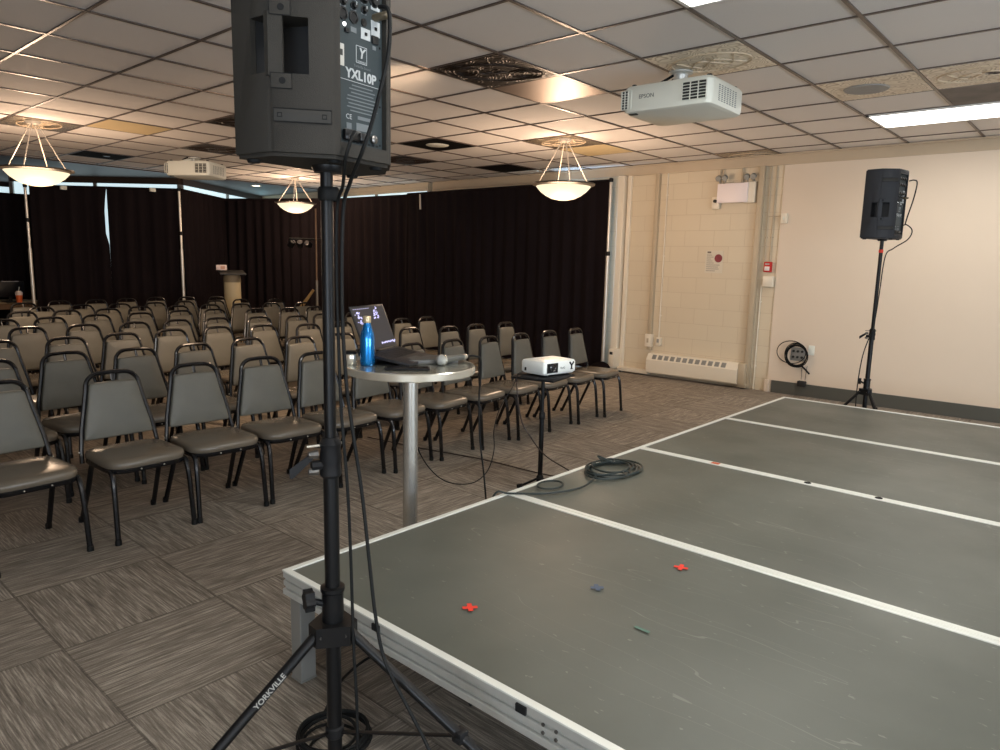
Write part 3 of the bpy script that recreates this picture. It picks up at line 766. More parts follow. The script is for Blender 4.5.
    add('small_print_lines', grey_print, *[(.006, .154-q*.0072, [.06, .075, .065, .085, .09, .08, .088, .07][q], .0024, .0004) for q in range(8)])
    text_mesh('certification_mark', 'CE', .014, white_print, rp, RM(-.033, .090, .0003), ext=.0002)
    add('rating_block', grey_print, (.012, .092, .04, .007, .0005), (-.033, .072, .014, .012, .0005), (.010, .074, .044, .015, .0004))
    add('inventory_sticker', mat('sticker', srgb(186, 184, 176), .6), (-.055, .207, .020, .042, .0007))
    add('sticker_print', louvre_dark, (-.054, .211, .010, .012, .0010))
    k = MB(); k.box((0, 0, .005), (.044, .022, .010), .003, M=RM(-.030, .053)); k.box((.028, -.001, .007), (.022, .018, .014), .003, M=RM(-.030, .053)); k.build('power_inlet', knob_m, rp)
    k = MB(); k.lathe([(.009, 0), (.009, .007), (.006, .009)], M=RM(.036, .054), seg=14); k.build('fuse_holder', chrome_dark, rp)
    vm = [(-.044+q*.0115, .042-.009*r2-.000, .007, .004, .0006) for q in range(9) for r2 in range(1)]
    add('vent_slot', dark_hole, *vm)
    add('upper_vent_slot', dark_hole, *[(-.05+q*.011, .458-r2*.008, .007, .004, .0006) for q in range(10) for r2 in range(1)])
    for u in (-.058, .058):
        for v in (.045, .125, .18, .245, .36, .45):
            k = MB(); k.lathe([(.0024, 0), (.0018, .0012)], M=RM(u, v), seg=8); k.build('panel_screw', dark_hole, rp)
    k = MB(); k.lathe([(.008, 0), (.008, .034), (.005, .038)], M=RM(.043, .302), seg=14); k.build('plug_body', mat('plug_brass', srgb(112, 102, 84), .4, .6), rp)
    return t

BF = .36
def stand(loc, top, collar_z, hub_z, foot_r, azs, low_z, label, lettering=False, knob_az=0, rl=.018, ru=.0145, collar='clamp'):
    t = empty('speaker_stand', loc, 0, label, 'speaker stand')
    MB().lathe([(rl, low_z), (rl, collar_z-.04)], seg=20).build('lower_pole', black_metal, t)
    MB().lathe([(ru, collar_z-.05), (ru, top)], seg=20).build('upper_pole', black_metal, t)
    k = MB(); k.lathe([(rl+.004, collar_z-.05), (rl+.008, collar_z-.044), (rl+.005, collar_z-.02), (rl+.008, collar_z-.004), (rl+.005, collar_z+.018), (rl+.008, collar_z+.03), (ru+.004, collar_z+.045)], seg=20)
    kd = Vector((math.cos(knob_az), math.sin(knob_az), 0))
    k.tube([kd*.02+Vector((0, 0, collar_z-.02)), kd*.045+Vector((0, 0, collar_z-.02))], .012, 8)
    cl = k.build('height_collar', black_plastic, t)
    k = MB(); k.tube([kd*-.03+Vector((0, 0, collar_z+.028)), kd*.055+Vector((0, 0, collar_z+.026))], .0032, 8); k.build('locking_pin', steel_rim, cl)
    k = MB()
    for dz in (.006, -.034): k.tube([kd*.03+Vector((0, 0, collar_z+dz)), kd*.052+Vector((0, 0, collar_z+dz))], [.011, .008], 8)
    k.build('clamp_screw', chrome_dark, cl)
    k = MB(); k.rings([[(kd*.05+Vector((0, 0, collar_z-.005)))+Vector((0, 0, dz)) for dz in (0, .012)]+[(kd*.05+Vector((0, 0, collar_z-.005)))+Vector((.006, .006, dz)) for dz in (.012, 0)],
                       [(kd*.095+Vector((0, 0, collar_z-.045)))+Vector((0, 0, dz)) for dz in (0, .022)]+[(kd*.095+Vector((0, 0, collar_z-.045)))+Vector((.005, .005, dz)) for dz in (.022, 0)]])
    k.build('clamp_lever', black_plastic, cl)
    # hub with sleeve, knob and brackets
    k = MB(); k.lathe([(rl+.003, hub_z+.0), (rl+.008, hub_z+.004), (rl+.008, hub_z+.085), (rl+.011, hub_z+.088), (rl+.011, hub_z+.098), (rl+.003, hub_z+.1)], seg=24)
    for a in azs:
        d = Vector((math.cos(a), math.sin(a), 0)); s = Vector((-d.y, d.x, 0))
    hx = []
    for a in sorted(azs, key=lambda q: q % (2*PI)):
        d = Vector((math.cos(a), math.sin(a), 0)); s = Vector((-d.y, d.x, 0))
        for q in (-1, 1): hx.append(((d*.056+s*.018*q).x, (d*.056+s*.018*q).y))
    k.prism(hx, hub_z-.038, hub_z+.012)
    hub = k.build('tripod_hub', black_metal, t)
    k = MB()
    for a in azs:
        d = Vector((math.cos(a), math.sin(a), 0)); s = Vector((-d.y, d.x, 0)); p = d*.045+Vector((0, 0, hub_z-.012))
        k.tube([p-s*.024, p+s*.024], .0045, 8)
    k.build('hub_bolt', chrome_dark, hub)
    k = MB(); k.tube([kd*.024+Vector((0, 0, hub_z+.058)), kd*.05+Vector((0, 0, hub_z+.070))], .008, 8)
    M = frame_M(kd*.056+Vector((0, 0, hub_z+.073)), Vector((-kd.y, kd.x, 0)), Vector((0, 0, 1)))
    star = [(.024*(1+.14*math.cos(6*a))*math.cos(a), .024*(1+.14*math.cos(6*a))*math.sin(a)) for a in [q*2*PI/36 for q in range(36)]]
    k.prism(star, -.010, .012, M=M); k.build('tightening_knob', black_plastic, hub)
    kz = .25*1.0
    for i, a in enumerate(azs):
        d = Vector((math.cos(a), math.sin(a), 0))
        A = d*.045+Vector((0, 0, hub_z-.012)); B = d*foot_r+Vector((0, 0, .018))
        lg = MB().tube([A, B], .0125, 12).build('leg', black_metal, t)
        k = MB(); k.tube([B-(B-A).normalized()*.05, B+Vector((0, 0, -.002))], .0165, 10); k.build('rubber_foot', rubber, lg)
        f = BF; m_ = A.lerp(B, f); s = Vector((-d.y, d.x, 0))
        k = MB(); k.tube([d*(rl+.004)+Vector((0, 0, m_.z-.06)), m_], .007, 6, flat=.4); k.build('brace', black_metal, lg)
        k = MB(); k.tube([m_-s*.02, m_+s*.02], .006, 8); k.box(tuple(m_), (.03, .03, .03), .004); k.build('brace_joint', black_plastic, lg)
        if lettering and i == 0:
            ax = (A-B).normalized()
            side = Vector((-.82, .57, 0)).cross(ax).normalized()
            nr = ax.cross(side)
            if nr.dot(Vector((.82, -.57, .3))) < 0: side = -side; nr = ax.cross(side)
            c0 = A.lerp(B, .155)+nr*.0125
            text_mesh('leg_lettering', 'YORKVILLE', .018, mat('worn_print', srgb(140, 138, 132), .6), lg, frame_M(c0, ax, side), bold=.0004, ext=.0006)
    k = MB(); zb = A.lerp(B, BF).z-.075; k.lathe([(rl+.001, zb), (rl+.005, zb+.004), (rl+.005, zb+.026), (rl+.001, zb+.03)], seg=16); k.build('brace_ring', black_plastic, t)
    k = MB()
    for z in (low_z,): k.lathe([(rl-.004, z-.012), (rl+.002, z-.004), (rl+.002, z+.02)], seg=16)
    k.build('pole_end_cap', rubber, t)
    return t

v = Vector((-.82, .57, 0)); vr = Vector((.57, .82, 0))
azs = []
for s in (-1, 1):
    d = s*vr*.866-v*.5; azs.append(math.atan2(d.y, d.x))
azs.append(math.atan2(v.y, v.x))
NS = (-1.35, .945)
stand((NS[0], NS[1], 0), 1.72, 1.045, .622, .84, azs, .20, 'black tripod speaker stand in the foreground at the near stage corner', True, math.atan2(-.82, -.57)+.25, ru=.0138)
speaker('large black loudspeaker with a side handle, cut off by the top edge in the foreground', (NS[0]+.002, NS[1]+.003, 1.70), math.radians(187.3))
S2 = (-1.56, 6.52)
stand((S2[0], S2[1], 0), 1.79, .98, .50, .42, [math.radians(195), math.radians(315), math.radians(75)], .14, 'black tripod speaker stand behind the far stage edge near the right wall', False, math.radians(190))
speaker('black loudspeaker on a tall pole in front of the bare right wall', (S2[0]+.0, S2[1], 1.765), math.radians(169.6), 1.08, cabinet_dark)

# speaker cables
def cable(name, pts, r, label, m=rubber, n=8):
    k = MB(); k.tube(spline(pts, n), r, 7); return tag(k.build(name, m), label, 'cable')
cable('speaker_signal_cable', [(-1.166, .944, 1.990), (-1.149, .948, 1.986), (-1.136, .946, 1.965), (-1.139, .945, 1.90), (-1.149, .933, 1.83), (-1.168, .925, 1.765), (-1.19, .917, 1.71), (-1.25, .934, 1.66), (-1.291, .945, 1.60), (-1.302, .947, 1.41), (-1.298, .953, 1.23), (-1.291, .963, 1.121), (-1.27, .974, .961), (-1.245, .973, .815), (-1.22, .973, .67), (-1.19, .978, .569), (-1.123, .994, .469), (-1.063, 1.001, .394), (-.98, 1.01, .25), (-.94, 1.0, .08), (-.95, .93, .008)], .0043,
      'black cable looping from the near speaker panel and falling outward right of the stand')
cable('speaker_power_cable', [(-1.222, .925, 1.756), (-1.205, .905, 1.74), (-1.22, .90, 1.70), (-1.267, .928, 1.655), (-1.309, .942, 1.60), (-1.313, .943, 1.41), (-1.309, .946, 1.183), (-1.307, .949, 1.111), (-1.301, .957, .958), (-1.294, .958, .804), (-1.283, .956, .575), (-1.279, .961, .39), (-1.30, .97, .1), (-1.40, 1.0, .008), (-1.50, 1.04, .008)], .0038,
      'thinner black power cable hanging straight down beside the foreground stand')
b = MB()
for lp in range(7):
    rr = .10+R_.uniform(-.02, .02); cx, cy = -1.665+R_.uniform(-.02, .02), 1.17+R_.uniform(-.02, .02)
    b.tube([(cx+rr*math.cos(a), cy+rr*math.sin(a), .012+.009*lp+.004*math.sin(2*a+lp)) for a in [q*2*PI/32 for q in range(32)]], .0052, 6, True)
b.tube(spline([(-1.80, 1.22, .03), (-1.95, 1.42, .012), (-1.96, 1.62, .012), (-1.7, 1.7, .012), (-1.5, 1.6, .012)]), .0052, 6)
tag(b.build('cable_coil', rubber), 'loops of black cable on the carpet behind the foreground stand pole', 'cable')
tie = MB(); tie.lathe([(.021, 1.625), (.024, 1.63), (.024, 1.65), (.021, 1.655)], c=(NS[0]+.007, NS[1]+.0, 0), seg=16, cap=False)
tag(tie.build('cable_tie', rubber), 'black strap holding the cables to the pole under the near speaker', 'cable tie')
# right speaker cables
cable('speaker_signal_cable', [(-1.405, 6.50, 2.22), (-1.37, 6.50, 2.225), (-1.345, 6.49, 2.2), (-1.36, 6.50, 2.08), (-1.39, 6.51, 1.95), (-1.40, 6.50, 1.88)], .005, 'upper thin cable loop at the back of the right speaker')
cable('speaker_power_cable', [(-1.42, 6.50, 1.87), (-1.38, 6.46, 1.875), (-1.335, 6.45, 1.83), (-1.36, 6.46, 1.76), (-1.46, 6.48, 1.69), (-1.52, 6.50, 1.62), (-1.535, 6.50, 1.3), (-1.55, 6.49, 1.05), (-1.60, 6.46, .8), (-1.615, 6.45, .5), (-1.60, 6.44, .2), (-1.59, 6.46, .01)], .0045, 'long thin cable hanging from the right speaker down its stand')
tie = MB(); tie.lathe([(.016, 1.655), (.018, 1.66), (.018, 1.675), (.016, 1.68)], c=(S2[0], S2[1], 0), seg=12, cap=False)
tag(tie.build('cable_tie', gaffer_red), 'red strap around the pole just under the right speaker', 'cable tie')

# ------------------------------------------------------------------ ceiling projectors
def ceiling_projector(loc, rz, W, D, H, zmount, label, logo=True, m=white_plastic):
    t = empty('ceiling_projector', loc, rz, label, 'projector')
    W *= 1.06; D *= 1.04
    # body, front at -y, origin at bottom centre
    r = .05
    def outline(w, d, r, z, n=5):
        o = []
        for cx, cy, a0 in ((w/2-r, d/2-r, 0), (-w/2+r, d/2-r, 90), (-w/2+r, -d/2+r, 180), (w/2-r, -d/2+r, 270)):
            for q in range(n+1):
                a = math.radians(a0+90*q/n); o.append((cx+r*math.cos(a), cy+r*math.sin(a), z))
        return o
    body = MB(); body.rings([outline(W-.05, D-.05, r, 0), outline(W-.01, D-.01, r, .012), outline(W, D, r, .035), outline(W, D, r, H-.02), outline(W-.03, D-.03, r, H)])
    bd = body.build('housing', m, t)
    # louvre banks: front right, front left corner, side
    def bank(cx, cy, cz, w, h, n, axis, nm, back=True):
        k = MB()
        if axis == 'x': k.box((cx, cy, cz), (w, .006, h))
        else: k.box((cx, cy, cz), (.006, w, h))
        bk = k.build(nm+'_recess', louvre_dark, t, smooth=False)
        k = MB()
        for q in range(n+1):
            z = cz-h/2+h*q/n
            if axis == 'x': k.box((cx, cy-.004, z), (w, .008, .004))
            else: k.box((cx+.004, cy, z), (.008, w, .004))
        for q in (-1, -.33, .33, 1):
            if axis == 'x': k.box((cx+q*w/2, cy-.004, cz), (.006, .009, h))
            else: k.box((cx+.004, cy+q*w/2, cz), (.009, .006, h))
        k.build('louvre_fin', m, bk, smooth=False)
    bank(W/2-.115, -D/2-.001, H*.52, .17, H*.62, 6, 'x', 'louvre')
    bank(-W/2+.036, -D/2+.004, H*.5, .075, H*.66, 7, 'x', 'louvre')
    k = MB(); k.box((-W/2+.0, 0, H*.5), (.006, D*.7, H*.6)); k.build('side_recess', louvre_dark, t, smooth=False)
    # side vent slots on +x face
    k = MB()
    for q in range(7):
        for r_ in range(9): k.box((W/2+.0005, -D/2+.13+q*.045, H*.24+r_*H*.065), (.002, .026, H*.03), M=None)
    k.build('side_vent', mat('slot_grey', srgb(120, 124, 124), .6), t, smooth=False)
    if logo: text_mesh('brand_lettering', 'EPSON', .038, mat('logo_grey', srgb(90, 92, 90), .5), t, frame_M((-W/2+.19, -D/2-.001, H*.56), (1, 0, 0), (0, 0, 1)))
    for fx, fy in ((W/2-.05, D/2-.06), (W/2-.05, -D/2+.07), (-W/2+.06, -D/2+.06)):
        MB().lathe([(.018, 0), (.018, .014), (.014, .02)], c=(fx, fy, H-.002), seg=14).build('adjuster_foot', louvre_dark, t)
    MB().box((-W/2+.08, -D/2+.03, -.002), (.06, .03, .008), .002).build('latch', louvre_dark, t)
    # mount
    zt = zmount-loc[2]
    k = MB(); k.lathe([(.02, H+.02), (.05, H+.03), (.05, zt-.03), (.055, zt-.02), (.085, zt-.01), (.085, zt)], c=(-.03, 0, 0), seg=20); mt_ = k.build('mount_column', mat('mount_white', srgb(206, 206, 200), .35, .3), t)
    k = MB()
    for sx in (-1, 1):
        for sy in (-1, 1): k.tube([(-.03, 0, H+.05), (-.03+sx*.08, sy*.08, H+.03), (-.03+sx*.15, sy*.14, H-.004)], .016, 6)
    k.box((-.03, 0, H+.04), (.11, .09, .02), .004); k.build('mount_arm', white_plastic, mt_)
    k = MB(); k.tube(spline([(-.06, -.03, zt-.02), (-.10, -.05, H+.07), (-.18, -.06, H+.03), (-.22, 0, H-.004)]), .009, 6); k.tube(spline([(-.05, .03, zt-.02), (-.12, .05, H+.08), (-.16, .1, H+.04), (-.2, .12, H-.002)]), .007, 6)
    k.build('mount_cable', rubber, mt_)
    return t
ceiling_projector((-2.50, 4.735, 2.55), math.radians(1.5), .62, .53, .185, ZC, 'large pale projector hanging from the ceiling in front of the cream tile')
ceiling_projector((-9.98, 4.83, 2.575), math.radians(35), .60, .50, .20, ZC, 'smaller looking white projector hanging far back left of the near speaker', logo=False)

# ------------------------------------------------------------------ high round table and what stands on it
TC = (-2.508, 2.215); TZ = 1.012
t = empty('bar_table', (TC[0], TC[1], 0), 0, 'high round steel-topped table on a single polished column at the stage edge', 'table')
MB().lathe([(.001, TZ-.004), (.296, TZ-.004), (.298, TZ), (.001, TZ)], seg=64, cap=False).build('tabletop', mat('brushed_top', srgb(176, 176, 164), .2, .7), t)
MB().lathe([(.294, TZ-.034), (.303, TZ-.036), (.307, TZ-.032), (.307, TZ-.004), (.302, TZ+.001), (.294, TZ)], seg=64, cap=False).build('rim_band', steel_rim, t)
MB().lathe([(.001, TZ-.034), (.29, TZ-.034), (.29, TZ-.028), (.001, TZ-.028)], seg=48, cap=False).build('underside', black_plastic, t)
MB().lathe([(.036, .02), (.036, TZ-.03)], seg=32).build('column', steel, t)
MB().lathe([(.22, 0), (.222, .006), (.20, .014), (.05, .028), (.04, .05)], seg=48).build('base', steel, t)

BZ = TZ+.0005
t = empty('water_bottle', (-2.615, 2.042, BZ), 0, 'glossy blue metal water bottle with a pale cap on the round table', 'bottle')
MB().lathe([(.030, 0), (.0335, .004), (.0345, .02), (.0345, .125), (.032, .145), (.024, .17), (.0175, .19), (.0165, .20)], seg=32).build('bottle_body', blue_bottle, t)
MB().lathe([(.0175, .199), (.0185, .202), (.0185, .226), (.016, .230)], seg=24).build('cap', bamboo, t)
t = empty('travel_tumbler', (-2.69, 2.005, BZ), 0, 'short silver cup standing left of the blue bottle', 'cup')
MB().lathe([(.026, 0), (.028, .003), (.029, .045), (.027, .05)], seg=28).build('cup_body', steel_rim, t)
MB().lathe([(.0285, .049), (.0285, .058), (.022, .064)], seg=28).build('cup_lid', black_plastic, t)

# laptop: screen leans away from the camera
t = empty('open_laptop', (-2.705, 2.20, BZ+.038), 0, 'open dark laptop with glowing icons on its screen on the round table', 'laptop')
xh = Vector((-.24, 1.0, 0)).normalized()*1.0
xh = Vector((-.395, .919, 0)).normalized(); fw = Vector((.919, .395, 0)).normalized()      # hinge along xh, keyboard towards fw (camera)
LW, LD = .33, .23
M0 = Matrix(((xh.x, fw.x, 0, 0), (xh.y, fw.y, 0, 0), (0, 0, 1, 0), (0, 0, 0, 1)))
M = M0 @ Matrix.Rotation(-.165, 4, 'X')
MB().prism([(-.12, .0), (.12, .0), (.12, .20), (-.12, .20)], -.0375, -.036, M=M0).build('riser_foot', laptop_m, t, smooth=False)
MB().box((0, .02, -.017), (.22, .02, .036), .002, M=M0).build('riser', laptop_m, t, smooth=False)
MB().box((0, LD/2, .009), (LW, LD, .014), .003, M=M).build('laptop_base', laptop_m, t)
k = MB()
for r_ in range(5):
    for q in range(13): k.box((-LW/2+.035+q*.0215, .03+r_*.022, .017), (.017, .016, .002), M=M)
k.build('keyboard', mat('key_black', srgb(24, 24, 26), .5), t, smooth=False)
MB().box((0, .19, .0165), (.10, .06, .001), M=M).build('touchpad', laptop_grey, t, smooth=False)
tilt = math.radians(22)
M = M0
sd = Vector((0, -math.sin(tilt), math.cos(tilt)))           # up the screen, in (x,fw,z)
def SM(u, v_, n): return M @ frame_M(Vector((u, 0, .016))+sd*v_+Vector((0, math.cos(tilt), math.sin(tilt)))*n, (1, 0, 0), sd) @ Matrix.Scale(-1, 4, (0, 0, 1))
k = MB(); k.box((0, 0, 0), (LW, .225, .007), .002, M=SM(0, .115, 0)); sc = k.build('laptop_lid', laptop_m, t)
k = MB(); k.box((0, 0, 0), (LW-.016, .207, .001), M=SM(0, .116, .0042)); scr = k.build('screen', screen_m, sc, smooth=False)
k = MB(); RG = random.Random(3)
for cu, cv, n in ((-.115, .165, 26), (.055, .185, 26)):
    for _ in range(n): k.box((0, 0, 0), (RG.uniform(.004, .014), RG.uniform(.003, .008), .0006), M=SM(cu+RG.uniform(-.026, .026), cv+RG.uniform(-.03, .03), .0052))
for q in range(14): k.box((0, 0, 0), (.008, RG.uniform(.004, .012), .0006), M=SM(.02+q*.0105, .03+RG.uniform(-.003, .003), .0052))
for q in range(8): k.box((0, 0, 0), (.012, .002, .0006), M=SM(-.14+q*.02, .212, .0052))
k.build('screen_icon', screen_glyph, scr, smooth=False)

t = empty('closed_notebook_computer', (-2.515, 2.335, BZ), math.radians(66), 'thin closed grey laptop lying between the open laptop and the microphone', 'laptop')
MB().box((0, 0, .011), (.25, .17, .022), .004).build('notebook_shell', laptop_grey, t)
MB().box((0, 0, .0225), (.24, .16, .001)).build('lid_panel', laptop_grey, t, smooth=False)
t = empty('black_phone', (-2.40, 2.10, BZ), math.radians(50), 'flat black phone at the table edge above the steel column', 'phone')
MB().box((0, 0, .005), (.20, .075, .008), .003).build('phone_body', black_plastic, t)
MB().box((0, 0, .0093), (.185, .066, .0006)).build('phone_glass', mat('phone_glass', srgb(16, 17, 18), .12), t, smooth=False)

# microphone
t = empty('handheld_microphone', (-2.385, 2.30, BZ), 0, 'silver-headed microphone lying on the right side of the round table', 'microphone')
ax = Vector((-.12, .99, 0)).normalized(); MX = frame_M((0, 0, .026), ax, (0, 0, 1)) @ Matrix.Rotation(PI/2, 4, 'Y')
k = MB(); k.lathe([(.001, -.028), (.014, -.025), (.023, -.015), (.0265, 0), (.0265, .006), (.024, .016), (.018, .022)], M=MX, seg=24); k.build('grille_head', mic_grille, t)
k = MB(); k.lathe([(.027, .001), (.0285, .004), (.027, .008)], M=MX, seg=24, cap=False); k.build('head_band', steel_rim, t)
dn = Matrix.Rotation(-.05, 4, 'X')
k = MB(); k.lathe([(.020, .022), (.0185, .03), (.0155, .10), (.014, .155), (.014, .165)], M=MX, seg=24); k.build('handle', mic_body, t)
k = MB(); k.lathe([(.0142, .165), (.0142, .185), (.012, .19)], M=MX, seg=20); k.build('connector_collar', steel_rim, t)
k = MB(); k.lathe([(.009, .19), (.008, .215), (.004, .22)], M=MX, seg=14); k.build('plug', black_plastic, t)
cable('microphone_cable', [(-2.428, 2.505, TZ+.024), (-2.40, 2.545, TZ+.024), (-2.385, 2.575, TZ-.01), (-2.384, 2.563, .813), (-2.343, 2.532, .618), (-2.292, 2.511, .45), (-2.24, 2.49, .2), (-2.22, 2.48, .01)], .0045,
      'black cable dropping over the right edge of the round table to the stage')
cable('laptop_cable', [(-2.535, 2.19, .972), (-2.516, 2.212, .79), (-2.534, 2.267, .629), (-2.537, 2.338, .502), (-2.521, 2.428, .403), (-2.53, 2.561, .339), (-2.53, 2.70, .319), (-2.579, 2.858, .342), (-2.622, 2.954, .432), (-2.69, 3.027, .527), (-2.765, 3.161, .629), (-2.809, 3.321, .727), (-2.86, 3.44, .80)], .003,
      'thin cable sagging between the round table and the small projector stand')

# ------------------------------------------------------------------ small projector on tripod stand
PS = (-2.78, 3.60); PZ = .785
t = empty('projector_stand', (PS[0], PS[1], 0), 0, 'small black tripod stand with a flat square top in front of the chairs', 'stand')
MB().box((0, 0, PZ-.008), (.30, .34, .016), .004, M=Matrix.Rotation(math.radians(12), 4, 'Z')).build('top_plate', black_plastic, t)
MB().lathe([(.016, .06), (.016, .52)], seg=16).build('lower_pole', black_metal, t)
MB().lathe([(.012, .50), (.012, PZ-.03), (.035, PZ-.02), (.035, PZ-.014)], seg=16).build('upper_pole', black_metal, t)
MB().lathe([(.018, .49), (.021, .5), (.021, .53), (.014, .54)], seg=16).build('height_collar', black_plastic, t)
for a in (205, 325, 85):
    d = Vector((math.cos(math.radians(a)), math.sin(math.radians(a)), 0))
    lg = MB().tube([Vector((0, 0, .085))+d*.015, d*.13+Vector((0, 0, .02))], .008, 8).build('leg', black_metal, t)
    MB().tube([d*.12+Vector((0, 0, .024)), d*.155+Vector((0, 0, .014))], .014, 8).build('rubber_foot', rubber, lg)
MB().lathe([(.017, .06), (.024, .065), (.024, .10), (.017, .11)], seg=16).build('tripod_hub', black_plastic, t)

t = empty('white_projector', (-2.79, 3.665, PZ+.012), math.radians(-6), 'small white desktop projector on the black stand in front of the chairs', 'projector')
# front faces local +x ; long side along y
PW, PD, PH = .305, .215, .088
def rr_outline(x0, x1, y0, y1, r, z, n=4):
    o = []
    for cx, cy, a0 in ((x1-r, y1-r, 0), (x0+r, y1-r, 90), (x0+r, y0+r, 180), (x1-r, y0+r, 270)):
        for q in range(n+1):
            a = math.radians(a0+90*q/n); o.append((cx+r*math.cos(a), cy+r*math.sin(a), z))
    return o
k = MB(); k.rings([rr_outline(-PD/2+.01, PD/2-.01, -PW/2+.01, PW/2-.01, .02, 0), rr_outline(-PD/2, PD/2, -PW/2, PW/2, .02, .012), rr_outline(-PD/2, PD/2, -PW/2, PW/2, .02, PH-.016), rr_outline(-PD/2+.006, PD/2-.006, -PW/2+.006, PW/2-.006, .02, PH-.004), rr_outline(-PD/2+.02, PD/2-.02, -PW/2+.02, PW/2-.02, .02, PH)])
k.build('housing', white_plastic2, t)
k = MB(); k.box((PD/2+.001, -PW/2+.075, PH*.5), (.006, .10, .062), .002); lf = k.build('lens_recess', dark_hole, t)
k = MB(); k.lathe([(.026, 0), (.028, .006), (.022, .008), (.018, .003), (.001, .005)], M=Matrix.Translation((PD/2+.003, -PW/2+.075, PH*.52)) @ Matrix.Rotation(PI/2, 4, 'Y'), seg=24); k.build('lens', mat('lens_glass', srgb(20, 20, 28), .08, coat=1), lf)
k = MB()
M = frame_M((PD/2+.0015, .105, PH*.55), (0, 1, 0), (0, 0, 1))
for a, c in (((-.02, .024), (0, .002)), ((.02, .024), (0, .002)), ((0, .002), (0, -.022))):
    p, q = Vector((*a, 0)), Vector((*c, 0)); k.tube([p, q], [.007, .006], 6, M=M, flat=.3)
k.box((0, -.022, 0), (.022, .005, .002), M=M); k.build('emblem', dark_hole, t)
text_mesh('brand_lettering', 'BenQ', .018, grey_print, t, frame_M((PD/2+.001, .02, PH*.45), (0, 1, 0), (0, 0, 1)))
k = MB(); k.box((-.06, -PW/2-.001, PH*.3), (.016, .003, .022), .001); k.build('side_socket', dark_hole, t)
for fx, fy in ((PD/2-.03, -PW/2+.06), (PD/2-.03, PW/2-.05), (-PD/2+.03, 0)):
    MB().lathe([(.010, -.012), (.010, .002)], c=(fx, fy, 0), seg=12).build('foot', louvre_dark, t)
MB().box((0, .02, PH+.0005), (.10, .16, .001)).build('top_panel', white_plastic, t, smooth=False)
cable('projector_cable', [(-2.88, 3.56, .80), (-2.92, 3.50, .76), (-2.88, 3.50, .5), (-2.82, 3.53, .38), (-2.74, 3.60, .25), (-2.66, 3.78, .12), (-2.70, 3.95, .01), (-3.05, 3.89, .008), (-3.56, 3.86, .008), (-4.12, 3.74, .008), (-4.69, 3.66, .008)], .0045,
      'thin dark cable running from the projector stand across the carpet', mat('brown_cable', srgb(52, 40, 34), .6))

